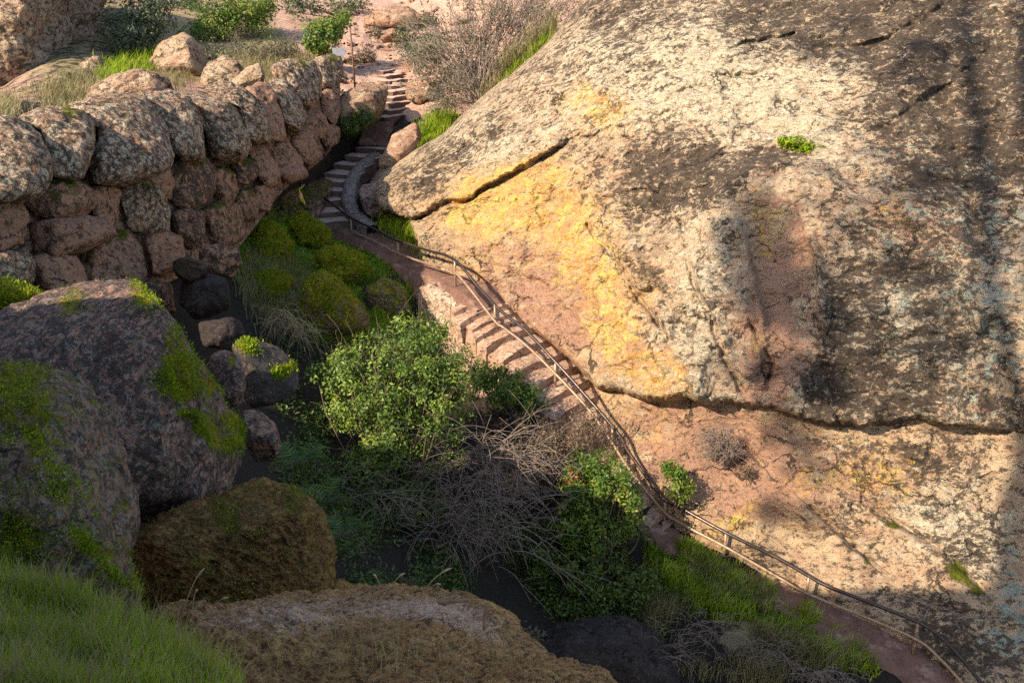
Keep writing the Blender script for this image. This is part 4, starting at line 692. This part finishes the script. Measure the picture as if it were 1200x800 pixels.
# ------------------------------------------------------------------ vegetation
def leaves(C, size, nrm=None, spread=1., asp=.5, rng=RNG):
    """diamond leaves at C facing near nrm"""
    n = len(C); N = rng.normal(size=(n, 3)); 
    if nrm is not None: N = N*spread+nrm
    N /= np.linalg.norm(N, axis=1, keepdims=True); A = np.cross(N, rng.normal(size=(n, 3))); A /= np.linalg.norm(A, axis=1, keepdims=True); B = np.cross(N, A)
    s = (size*(.6+.8*rng.random(n)))[:, None]
    V = np.stack([C-A*s, C-B*s*asp+N*s*.18, C+A*s, C+B*s*asp+N*s*.18], 1); return V.reshape(-1, 3), np.arange(n*4).reshape(n, 4)
def crown_pts(blobs, n, clus, csz, rng):
    """leaf positions in clumps spread through the crown volume (px blobs: x,y,d,rx,ry)"""
    w = np.array([b[3]*b[4] for b in blobs], float); w /= w.sum(); C = []; O = []
    for b, k in zip(blobs, rng.multinomial(clus, w)):
        v = rng.normal(size=(k, 3)); v /= np.linalg.norm(v, axis=1, keepdims=True); r = rng.random(k)**(1/2.2)*(1+.38*fbm(v+b[0]*.01, 1.5, 2, .5, 7)); v *= r[:, None]
        m = b[2]/F; c = W(b[0], b[1], b[2]); C.append(c+v*np.array([b[3]*m, b[3]*m*.8, b[4]*m])); O.append(v)
    C = np.concatenate(C); O = np.concatenate(O); k = rng.integers(0, len(C), n); ct = rng.random(len(C))
    q = rng.normal(size=(n, 3)); q *= (csz*rng.random(n)**.6/np.linalg.norm(q, axis=1))[:, None]
    return C, C[k]+q, O[k]+q/csz*.6, np.clip(ct[k]*.75+rng.random(n)*.45-.1, 0, 1)
def branch_curve(a, b, rng, sag=.12, n=6):
    t = np.linspace(0, 1, n)[:, None]; L = np.linalg.norm(b-a); mid = rng.normal(size=3)*L*sag; mid[2] = abs(mid[2])
    return a+(b-a)*t+mid*(4*t*(1-t))*.5+rng.normal(size=(n, 3))*L*.015*np.minimum(t*3, 1)
def bush(name, label, cat, blobs, base, n, leaf, mat, clus=120, csz=.28, nstem=26, stem='twigb', group=None, seed=1, twigs=0, asp=.5, extra=None, sr=.03, up=.35):
    rng = np.random.default_rng(seed); b0 = W(*base); r = empty(name, b0, label, cat, group)
    C, Pt, Nr, tone = crown_pts(blobs, n, clus, csz, rng)
    Nr = Nr+np.array([0, 0, up]); V, f = leaves(Pt, leaf, Nr, .8, asp, rng)
    if n: part('foliage', V, f, mat, r, {'tone': np.repeat(tone, 4)}, False)
    L = []
    for c in C[rng.permutation(len(C))[:nstem]]:
        o = b0+np.append(rng.normal(size=2)*.12, -.1); L.append((branch_curve(o, c, rng), sr, sr*.3))
    for c in C[rng.integers(0, len(C), twigs)]:
        v = (c-b0)*.25+rng.normal(size=3)*.35; L.append((branch_curve(c-v*.5, c+v*.6, rng, .2, 5), sr*.35, sr*.15))
    V, f = tubes(L, 4); part('stem', V, f, M[stem], r)
    if extra:
        k = rng.integers(0, len(Pt), extra[0]); cc = W(*extra[3]); k = np.argsort(np.linalg.norm(Pt-cc, axis=1)+rng.random(len(Pt))*.5)[:extra[0]]
        V, f = leaves(Pt[k]+np.array([0, -.05, .03]), extra[1], None, 1, .6, rng); part('red_leaf', V, f, extra[2], r, None, False)['kind'] = 'stuff'
    return r
bush('shrub', 'large bright green shrub standing sunlit in the middle of the gully', 'shrub', [(460, 440, 28.5, 84, 56), (430, 470, 28.2, 66, 56), (500, 490, 28.2, 50, 62), (480, 400, 28.8, 50, 30), (520, 440, 28.5, 38, 36), (400, 440, 28.4, 34, 38), (455, 520, 28.2, 50, 36)], (470, 600, 28.6), 26000, .054, M['leaf'], 330, .32, 60, seed=11, twigs=160)
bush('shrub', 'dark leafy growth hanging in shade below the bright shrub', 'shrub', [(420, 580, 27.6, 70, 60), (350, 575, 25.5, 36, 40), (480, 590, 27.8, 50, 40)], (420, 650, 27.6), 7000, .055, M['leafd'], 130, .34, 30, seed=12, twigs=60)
bush('shrub', 'small dark yellow-green bush between the bright shrub and the hewn steps', 'shrub', [(585, 455, 31.5, 40, 22), (560, 440, 31.6, 24, 18), (620, 468, 31.2, 22, 16)], (590, 485, 31.6), 4200, .055, M['leafy'], 80, .26, 16, seed=13, twigs=30)
bush('shrub', 'rounded glossy green shrub with red leaf tips beside the lower handrail', 'shrub', [(705, 580, 28.6, 52, 50), (690, 555, 28.7, 34, 30), (735, 600, 28.5, 32, 36), (675, 610, 28.4, 30, 28), (700, 625, 28.3, 40, 24)], (705, 660, 28.8), 11000, .055, M['leafy'], 200, .28, 34, seed=14, twigs=60, extra=(60, .05, M['berry'], (672, 560, 28.2)))
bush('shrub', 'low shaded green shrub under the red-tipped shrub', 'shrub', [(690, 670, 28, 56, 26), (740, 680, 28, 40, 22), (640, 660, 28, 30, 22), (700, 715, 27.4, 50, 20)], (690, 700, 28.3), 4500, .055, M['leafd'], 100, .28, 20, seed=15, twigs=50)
bush('shrub', 'brownish dry shrub above the bare tangle below the steps', 'shrub', [(655, 530, 30.2, 46, 40), (620, 520, 30.4, 36, 36), (690, 500, 30.6, 34, 26), (600, 560, 29.8, 40, 34)], (640, 590, 30.2), 5000, .04, M['dryleaf'], 150, .3, 60, 'twigb', seed=16, twigs=300, sr=.022)
# bare tangle
def tangle(name, label, spots, n, mat, seed, L0=1.2, r=.013, droop=.6):
    rng = np.random.default_rng(seed); L = []
    for _ in range(n):
        s = spots[rng.integers(len(spots))]; o = W(s[0]+rng.normal()*s[3]*.4, s[1]+rng.normal()*s[4]*.4, s[2]+rng.normal()*.4)
        a = rng.random()*2*math.pi; l = L0*(.4+1.1*rng.random()); v = np.array([math.cos(a)*.8, -abs(math.sin(a))*.6, .55+rng.normal()*.35])*l
        t = np.linspace(0, 1, 8)[:, None]; p = o+v*t-np.array([0, 0, droop*l])*t**2.2+rng.normal(size=(8, 3))*.02*t; L.append((p, r, r*.4))
        for _k in range(rng.integers(1, 4)):
            j = rng.integers(2, 7); w = (v/l+rng.normal(size=3)*.8)*l*.3; q = p[j]+w*np.linspace(0, 1, 4)[:, None]-np.array([0, 0, droop*.2*l])*np.linspace(0, 1, 4)[:, None]**2; L.append((q, r*.6, r*.3))
    V, f = tubes(L, 3); o = mesh_obj(name, V, f, mat); return tag(o, label, 'shrub')
tangle('bare_shrub', 'bare grey twig tangle arching over the dark gully centre', [(560, 545, 28.3, 50, 36), (540, 590, 28, 60, 40), (590, 620, 27.8, 50, 40), (520, 620, 27.6, 40, 40), (600, 540, 28.8, 30, 30)], 330, M['twig'], 21, 1.7, .014)
tangle('bare_shrub', 'grey matted dead brush on the shaded bank at the bottom right', [(830, 735, 27, 70, 24), (900, 765, 26.4, 60, 20), (790, 765, 27, 40, 20), (960, 790, 26, 40, 14)], 300, M['twig'], 22, .7, .010)
tangle('bare_shrub', 'thin dead brush hanging below the mossy hump left of the bright shrub', [(350, 385, 31, 14, 20), (330, 370, 31, 12, 14)], 60, M['straw'], 23, .8, .010, 1.3)
tangle('bare_shrub', 'grey twigs hanging in the dark hollow under the bright shrub', [(400, 580, 26.8, 50, 30), (450, 600, 27, 40, 30)], 60, M['twig'], 24, 1.4, .011)
# far shrubs
bush('shrub', 'deep green shrub behind the wall beside the top left cliff', 'shrub', [(160, 25, 52, 40, 30), (150, 50, 51, 30, 18), (185, 10, 53, 24, 18)], (160, 75, 51.5), 6500, .085, M['leafg'], 120, .5, 20, seed=31, twigs=40)
bush('shrub', 'wide sunlit green shrub at the top between the leaning slab and the far bank', 'shrub', [(265, 20, 57, 54, 24), (240, 40, 56, 30, 16), (300, 15, 58, 30, 18)], (265, 55, 56), 6500, .09, M['leafy'], 120, .55, 24, seed=32, twigs=80)
bush('shrub', 'grey twiggy shrub below the wide sunlit green one', 'shrub', [(275, 62, 54, 50, 20), (320, 60, 55, 36, 22), (240, 72, 52, 26, 14)], (280, 85, 53), 3500, .07, M['leafo'], 100, .45, 40, 'twig', seed=33, twigs=200)
bush('shrub', 'rounded yellow-green shrub left of the rusty pole', 'shrub', [(380, 42, 53, 26, 26), (372, 55, 52.6, 20, 16), (400, 30, 53.4, 16, 16)], (382, 72, 53), 4200, .085, M['leafy'], 80, .4, 16, seed=34, twigs=20)
bush('shrub', 'pale grey-green shrub at the top edge above the rounded shrub', 'shrub', [(405, 5, 66, 26, 12), (350, 8, 62, 22, 14), (220, 5, 62, 20, 12)], (400, 20, 64), 2600, .09, M['leafg'], 70, .5, 14, seed=35)
bush('shrub', 'big grey twiggy shrub on the ridge above the dome edge', 'shrub', [(560, 40, 47.5, 76, 54), (515, 70, 47, 50, 46), (605, 25, 48, 60, 42), (520, 105, 46, 42, 36), (640, 5, 48.5, 40, 28), (550, 85, 46, 50, 36)], (560, 118, 46.3), 9500, .055, M['leafo'], 260, .5, 130, 'twig', seed=36, twigs=1300, sr=.034)
bush('shrub', 'small dark olive bush on the pink slope above the sunlit steps', 'shrub', [(478, 42, 57, 20, 14), (500, 25, 58, 16, 10)], (480, 55, 56.5), 1800, .075, M['leafo'], 50, .4, 14, seed=37, twigs=60)
bush('shrub', 'low brown bush beside the ledge steps high on the slope', 'shrub', [(425, 70, 56, 18, 12), (440, 40, 60, 12, 8)], (425, 80, 56), 1200, .07, M['dryleaf'], 40, .35, 10, seed=38, twigs=40)
bush('shrub', 'dark green clump in the shade of the squarish boulder', 'shrub', [(425, 138, 46.4, 16, 10), (412, 148, 46, 12, 8)], (425, 150, 46.6), 1500, .06, M['leafd'], 40, .25, 8, seed=39)
bush('shrub', 'loose green and yellow shrub on the ridge right above the upper steps', 'shrub', [(487, 60, 51, 24, 18), (505, 50, 52, 20, 16)], (490, 85, 51), 1800, .065, M['leafg'], 50, .4, 20, 'twig', seed=40, twigs=80)
bush('shrub', 'small fresh green plant growing beside the lower handrail under the overhang', 'plant', [(797, 568, 29.4, 15, 20), (785, 550, 29.6, 10, 10)], (797, 592, 29.6), 1500, .05, M['leafy'], 40, .2, 8, seed=41)
bush('shrub', 'grey dry cushion shrub clinging to the orange slab', 'shrub', [(842, 518, 29.7, 22, 20), (850, 530, 29.6, 16, 12)], (845, 535, 30.2), 800, .03, M['dryleaf'], 60, .22, 110, 'twig', seed=42, twigs=260, sr=.02)
bush('shrub', 'small spiky brown plant just right below the grey cushion shrub', 'plant', [(876, 550, 29.5, 10, 8)], (876, 558, 29.8), 300, .045, M['dryleaf'], 20, .15, 20, 'twigb', seed=43, asp=.25, sr=.014)
bush('moss_cushion', 'bright green moss cushion high on the dome', 'moss', [(925, 166, 33.0, 14, 7), (945, 172, 32.9, 20, 9), (965, 182, 32.8, 14, 9)], (945, 180, 33.6), 3500, .045, M['mossm'], 120, .12, 8, seed=44, up=1.0)
# ferns in the shade
def fern(label, c, R, n, seed):
    rng = np.random.default_rng(seed); o = W(*c); r = empty('fern', o, label, 'fern')
    Cs, L = [], []
    for i in range(n):
        a = rng.random()*2*math.pi; t = np.linspace(0, 1, 12)[:, None]; v = np.array([math.cos(a), math.sin(a), .9])*R*(.7+.5*rng.random()); p = o+v*t-np.array([0, 0, R*.9])*t**2
        L.append((p, .012, .005)); side = np.cross(v, [0, 0, 1]); side /= np.linalg.norm(side)
        for j in range(1, 12):
            w = R*.3*math.sin(math.pi*min(1, (j+1)/13))
            for s in (-1, 1):
                e = p[j]+side*s*w+v/np.linalg.norm(v)*w*.3; q = v/np.linalg.norm(v)*R*.035; Cs.append(np.array([p[j]-q, p[j]+q, e+q*.2, e-q*.2]))
    V = np.concatenate(Cs); part('frond', V, np.arange(len(V)).reshape(-1, 4), M['fern'], r, {'tone': np.repeat(rng.random(len(Cs)), 4)}, False)
    V, f = tubes(L, 3); part('stem', V, f, M['twigb'], r)
fern('lush fern just right of the small brown boulder', (352, 545, 21), .75, 16, 51)
fern('drooping fern above the furrowed boulder, left of the bright shrub', (385, 590, 22), .75, 14, 52)
fern('lowest fern beside the furrowed boulder in the gully shade', (400, 630, 20), .6, 12, 53)
# grass: blades
def blades(P, h, w, mat, name, rng, lean=.6, bend=.6, tone=None, clump=1.6):
    n = len(P); a = rng.random(n)*2*math.pi; hh = h*(.5+.9*rng.random(n)); cl = fbm(P, clump, 3, .5, 33); hh = hh*(.55+.9*sstep(-.4, .4, cl)); dirv = np.stack([np.cos(a), np.sin(a), 0*a], -1)*(lean*rng.random(n)*hh)[:, None]
    side = np.stack([-np.sin(a+.7), np.cos(a+.7), 0*a], -1)*(w*(.6+.8*rng.random(n)))[:, None]; up = np.array([0, 0, 1.])*hh[:, None]
    m = P+up*.55+dirv*.4; e = P+up*(1-bend*.25)+dirv*1.3
    V = np.stack([P-side, P+side, m+side*.7, e, m-side*.7], 1).reshape(-1, 3); f = np.arange(n*5).reshape(n, 5)
    q = f[:, [0, 1, 2, 4]]; t3 = f[:, [4, 2, 3]]; tn = np.clip(rng.random(n)*.7+.2+fbm(P, clump*.8, 3, .5, 36)*.55, 0, 1)
    return mesh_obj(name, V, [q, t3], mat, None, {'tone': np.repeat(tn, 5)}, False)
def scatter(poly, n, rng, dfun, noise=None, jit=5.):
    p = np.array(poly, float); lo, hi = p.min(0), p.max(0); X = np.empty((0, 2))
    while len(X) < n:
        q = lo+rng.random((n*2, 2))*(hi-lo); q = q[inpoly(q[:, 0], q[:, 1], poly)]
        if noise: q = q[fbm(np.append(q, q[:, :1]*0, 1), noise[0], 3, .5, noise[1]) > noise[2]+rng.normal(size=len(q))*.12]
        X = np.vstack([X, q])
    X = X[:n]+rng.normal(size=(n, 2))*jit; return W(X[:, 0], X[:, 1], dfun(X[:, 0], X[:, 1]))
rg = np.random.default_rng(91)
def gdn(x, y):
    d = gnd(x, y); return d+ground_noise(W(x, y, d))
def grassarea(poly, n, h, w, mat, label, noise=None, dfun=gdn):
    o = blades(scatter(poly, n, rg, dfun, noise), h, w, M[mat], 'grass', rg); tag(o, label, 'grass', None, 'stuff')
grassarea([(300, 240), (330, 225), (370, 250), (420, 285), (470, 305), (475, 325), (445, 330), (420, 345), (380, 330), (330, 350), (290, 350), (270, 320), (280, 280)], 3500, .15, .018, 'grass', 'green grass on the shaded slope below the wall', (.02, 5, -.15))
grassarea([(290, 290), (330, 290), (370, 330), (350, 400), (310, 390), (280, 340)], 2200, .4, .012, 'grassdry', 'dry grass strands hanging on the slope below the wall')
grassarea([(760, 635), (800, 640), (860, 668), (930, 705), (1000, 755), (1030, 790), (960, 775), (880, 735), (820, 715), (760, 690)], 9000, .30, .016, 'grass', 'green grass along the outer edge of the lower path', (.02, 8, -.2))
grassarea([(790, 650), (850, 668), (920, 705), (1000, 760), (1020, 790), (940, 770), (850, 725)], 2500, .38, .012, 'grassdry', 'straw mixed into the green grass along the lower path', (.03, 18, 0))
grassarea([(400, 345), (440, 325), (480, 325), (482, 365), (440, 400), (415, 385)], 1800, .35, .014, 'grass', 'shaded grass hanging beside the mossy hump', (.03, 19, -.2))
grassarea([(60, 105), (130, 85), (330, 60), (380, 70), (330, 95), (200, 105)], 2600, .4, .02, 'grassdry', 'thin dry grass on the slope behind the wall', (.03, 20, -.05))
grassarea([(0, 118), (60, 96), (130, 90), (150, 108), (90, 128), (0, 142)], 2600, .35, .018, 'grassdry', 'dry grass at the foot of the top left cliff', (.03, 23, -.2))
grassarea([(740, 700), (830, 715), (900, 745), (980, 790), (900, 800), (780, 790)], 3500, .4, .011, 'grassdry', 'dead grass on the shaded bank under the lower path', (.02, 9, 0))
grassarea([(440, 262), (455, 250), (480, 262), (495, 285), (500, 300), (470, 280)], 1300, .28, .016, 'grass', 'sunlit grass tuft under the ledge nose', None, lambda x, y: gnd(x, y)-1.2)
grassarea([(478, 170), (500, 150), (520, 130), (535, 138), (520, 155), (495, 172)], 1600, .4, .016, 'grass', 'green grass on the ledge beside the upper steps')
def ridge_d(x, y): return np.full(np.shape(x), 45.2)
grassarea([(565, 112), (590, 85), (625, 52), (650, 35), (652, 45), (625, 70), (590, 100), (570, 116)], 1500, .75, .018, 'grassdry', 'dry yellow grass along the dome ridge', None, ridge_d)
grassarea([(590, 100), (620, 72), (645, 52), (650, 58), (620, 84), (595, 106)], 900, .5, .018, 'grass', 'green grass fringe at the dome ridge', None, lambda x, y: np.full(np.shape(x), 44.6))
grassarea([(120, 80), (180, 62), (190, 80), (150, 100), (120, 100)], 1500, .5, .022, 'grass', 'grassy patch behind the wall below the deep green shrub')
# foreground bank and its grass
fb = TPS([(-200, 640, 8.0), (0, 660, 7.9), (100, 705, 7.6), (200, 750, 7.2), (290, 805, 6.8), (0, 800, 5.6), (150, 800, 6.0), (-200, 800, 5.2), (0, 950, 4.2), (300, 950, 5.0), (-200, 950, 4)])
def build_bank():
    px, py, s = ruled([(-260, 1000), (-60, 1000), (150, 1000), (330, 1000), (420, 1000)], [(-260, 640), (-20, 652), (110, 712), (200, 752), (290, 812)], 160, 110); d = fb(px, py); P = W(px, py, d); d += fbm(P, 1.2, 4, .5, 950)*.12
    P = np.concatenate([W(px, py, d), W(px[:, -1:], py[:, -1:]+10, d[:, -1:]+1.), W(px[:, -1:], py[:, -1:]+260, d[:, -1:]+1.5)], 1); n, m = P.shape[:2]; a = np.zeros((n*m, 4)); a[:, 0] = .75; a[:, 2] = .2
    o = mesh_obj('ground', P.reshape(-1, 3), gridf(n, m), M['ground'], None, {'mk': a}); o['kind'] = 'structure'
build_bank()
FBP = [(-30, 655), (20, 668), (110, 714), (200, 756), (285, 810), (260, 860), (-30, 860)]
grassarea(FBP, 26000, .15, .0035, 'grass', 'bright green grass on the foreground bank', None, fb)
grassarea(FBP, 4200, .24, .003, 'grassdry', 'pale dry stems standing among the foreground grass', None, fb)
def cover(poly, n, leaf, mat, label, hmax=.25):
    P = scatter(poly, n, rg, gdn, (.03, 31, -.1)); P[:, 2] += rg.random(n)**2*hmax; V, f = leaves(P, leaf, np.array([0, 0, 1.2]), .7, .5, rg)
    tag(mesh_obj('ground_cover', V, f, M[mat], None, {'tone': np.repeat(np.clip(rg.random(n)*.7+fbm(P, 1.2, 3, .5, 8)*.5, 0, 1), 4)}, False), label, 'plants', None, 'stuff')
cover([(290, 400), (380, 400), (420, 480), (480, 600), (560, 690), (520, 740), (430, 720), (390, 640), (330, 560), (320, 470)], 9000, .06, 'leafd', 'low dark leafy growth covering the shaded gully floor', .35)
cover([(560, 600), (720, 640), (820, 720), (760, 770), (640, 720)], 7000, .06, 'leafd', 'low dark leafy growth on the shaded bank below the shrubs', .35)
cover([(290, 260), (350, 245), (470, 310), (440, 400), (380, 400), (300, 350)], 15000, .045, 'mossm', 'moss and tiny herbs among the slope grass below the wall', .08)
cover([(330, 560), (420, 640), (480, 720), (600, 740), (700, 770), (500, 700)], 8000, .06, 'dryleaf', 'fallen dry leaves in the shaded gully', .05)
# straw stalks on the ledge and sticks
grassarea([(380, 740), (620, 770), (680, 800), (350, 800), (260, 770)], 130, .40, .004, 'grassdry', 'sparse dry stalks in front of the fibrous ledge', None, lambda x, y: np.full(np.shape(x), 8.2))
def stalk(label, x0, y0, x1, y1, d):
    a, b = W(x0, y0, d), W(x1, y1, d*.99); t = np.linspace(0, 1, 14)[:, None]; p = a+(b-a)*t+np.array([0, 0, .12])*(t*(1-t)*2); r = np.full(14, .0045); r[9:13] = (.008, .012, .012, .008); r[13] = .003
    V, f = tubes([(p, 1, 1)], 5); c = np.repeat(p, 5, 0); V = c+(V[:70]-c)*np.repeat(r, 5)[:, None]; tag(mesh_obj('grass_stalk', V, gridf(14, 5, True), M['straw']), label, 'dry grass')
stalk('short curved feathery stalk leaning left above the ledge rim', 450, 700, 437, 672, 10.8); stalk('curved feathery stalk leaning right above the ledge rim', 452, 700, 475, 671, 10.8)
stalk('longest bent dry grass head at the middle of the ledge rim', 492, 698, 530, 665, 10.9); stalk('dry grass head right under the longest bent one', 500, 697, 517, 685, 10.9)
stalk('tall dry grass spike between the furrowed boulder and the bright grass', 215, 715, 240, 665, 9.5); stalk('upright thin dry spike just left of the tall spike', 225, 718, 232, 690, 9.5); stalk('dry spike slanting towards the fibrous ledge', 245, 722, 268, 700, 9.6)
stalk('long dry stalk lying across the right end of the ledge', 530, 770, 588, 733, 8.8)
def stick(label, pts, r):
    p = spline(np.array([W(*q) for q in pts]), 24); p += fbm(p, 9, 2, .5, 77)[:, None]*.012; V, f = tubes([(p, r, r*.7)], 8); tag(mesh_obj('stick', V, f, M['wood']), label, 'stick')
stick('long brown stick lying on the ledge rim', [(487, 713, 10.35), (515, 706, 10.4), (550, 702, 10.5)], .028)
stick('short upright stub of wood on the ledge', [(570, 738, 9.9), (568, 722, 9.95), (572, 706, 10)], .022)
stick('mossy brown branch lying on the front of the ledge', [(425, 752, 9.0), (450, 742, 9.05), (468, 738, 9.1)], .03)
# tall leaning pine behind the photographer, its shadow crosses the right of the dome
def shade_pos(px, py, along):
    P = W(px, py, float(dome_d(px, py) if py < 510 else slab_d(px, py))); a = -(P[:2]@SH); return P+TOSUN*((a-along)/math.cos(SUN_EL))
def build_pine():
    rng = np.random.default_rng(5); tr = [shade_pos(x, y, -13) for x, y in [(1176, 690), (1184, 600), (1190, 505), (1165, 330), (1140, 150), (1130, 0), (1126, -120)]]; tr = [tr[0]*2-tr[1]]+tr
    r = empty('pine_tree', tr[0], 'tall leaning pine whose shadow falls across the right of the dome', 'tree'); L = [(spline(tr, 60), .38, .2)]
    t2 = [shade_pos(x, y, -14) for x, y in [(1235, 520), (1215, 300), (1200, 120), (1196, 0), (1190, -120)]]; L.append((spline([tr[0]]+t2, 50), .36, .2))
    V, f = tubes(L, 10); part('trunk', V, f, M['twigb'], r)
    L, C = [], []
    for x, y, n, sp in [(893, 255, 30, .5), (898, 290, 34, .5), (905, 330, 30, .42), (908, 365, 16, .35), (950, 330, 22, .35), (955, 380, 26, .35), (958, 440, 26, .35), (900, 440, 12, .5), (915, 600, 8, .4), (925, 520, 14, .5), (1060, 60, 16, 1.0), (1040, 250, 12, .9), (1090, 200, 14, .9), (1090, 330, 12, .9), (1180, 250, 18, 1.), (1030, 420, 8, .9), (1110, 440, 10, .9), (980, 40, 7, .8)]:
        c = shade_pos(x, y, -13); k = tr[int(rng.integers(4, 7))]; L.append((branch_curve(k, c, rng, .08, 8), .05, .02))
        for _ in range(n):
            q = c+rng.normal(size=3)*sp; L.append((branch_curve(c, q, rng, .1, 4), .012, .006)); C.append(q+rng.normal(size=(105, 3))*.21)
    V, f = tubes(L, 4); part('branch', V, f, M['twigb'], r); C = np.concatenate(C); V, f = leaves(C, .11, None, 1, .18, rng); part('crown', V, f, M['leafd'], r, {'tone': np.repeat(rng.random(len(C)), 4)}, False)
build_pine()
# water at the gully bottom
V = W(np.array([560, 700, 860, 860, 560]), np.array([770, 760, 800, 900, 900]), np.array([27, 28, 28, 24, 23])); V[:, 2] = V[:, 2].min()+1.2
o = mesh_obj('water', V, np.array([[0, 1, 2, 3, 4]]), M['water'], None, None, False); o['kind'] = 'structure'
# ------------------------------------------------------------------ light, sky, camera
w = bpy.data.worlds.new('World'); sc.world = w; w.use_nodes = True; nt = w.node_tree
bg = nt.nodes['Background']; sky = nt.nodes.new('ShaderNodeTexSky'); sky.sky_type = 'NISHITA'; sky.sun_disc = False
sky.sun_elevation = SUN_EL; sky.sun_rotation = SUN_AZ; nt.links.new(sky.outputs[0], bg.inputs['Color']); bg.inputs['Strength'].default_value = .15
sl = bpy.data.lights.new('sun', 'SUN'); sl.energy = 4.0; sl.angle = math.radians(.53); sl.color = (1, .90, .75)
so = bpy.data.objects.new('sun', sl); COL.objects.link(so); so.rotation_euler = Vector(TOSUN).to_track_quat('Z', 'Y').to_euler(); so.location = (-30, 10, 60)
cam = bpy.data.cameras.new('camera'); cam.sensor_width = 36; cam.lens = 36; cam.clip_end = 600; cam.clip_start = .1
co = bpy.data.objects.new('camera', cam); COL.objects.link(co); co.location = (0, 0, CZ); co.rotation_euler = (math.pi/2-PITCH, 0, 0)
cam.dof.use_dof = True; cam.dof.focus_distance = 28; cam.dof.aperture_fstop = 5.6
sc.camera = co
sc.cycles.use_denoising = False
sc.view_settings.view_transform = 'Standard'; sc.view_settings.look = 'None'; sc.view_settings.gamma = 1; sc.view_settings.exposure = 1.3
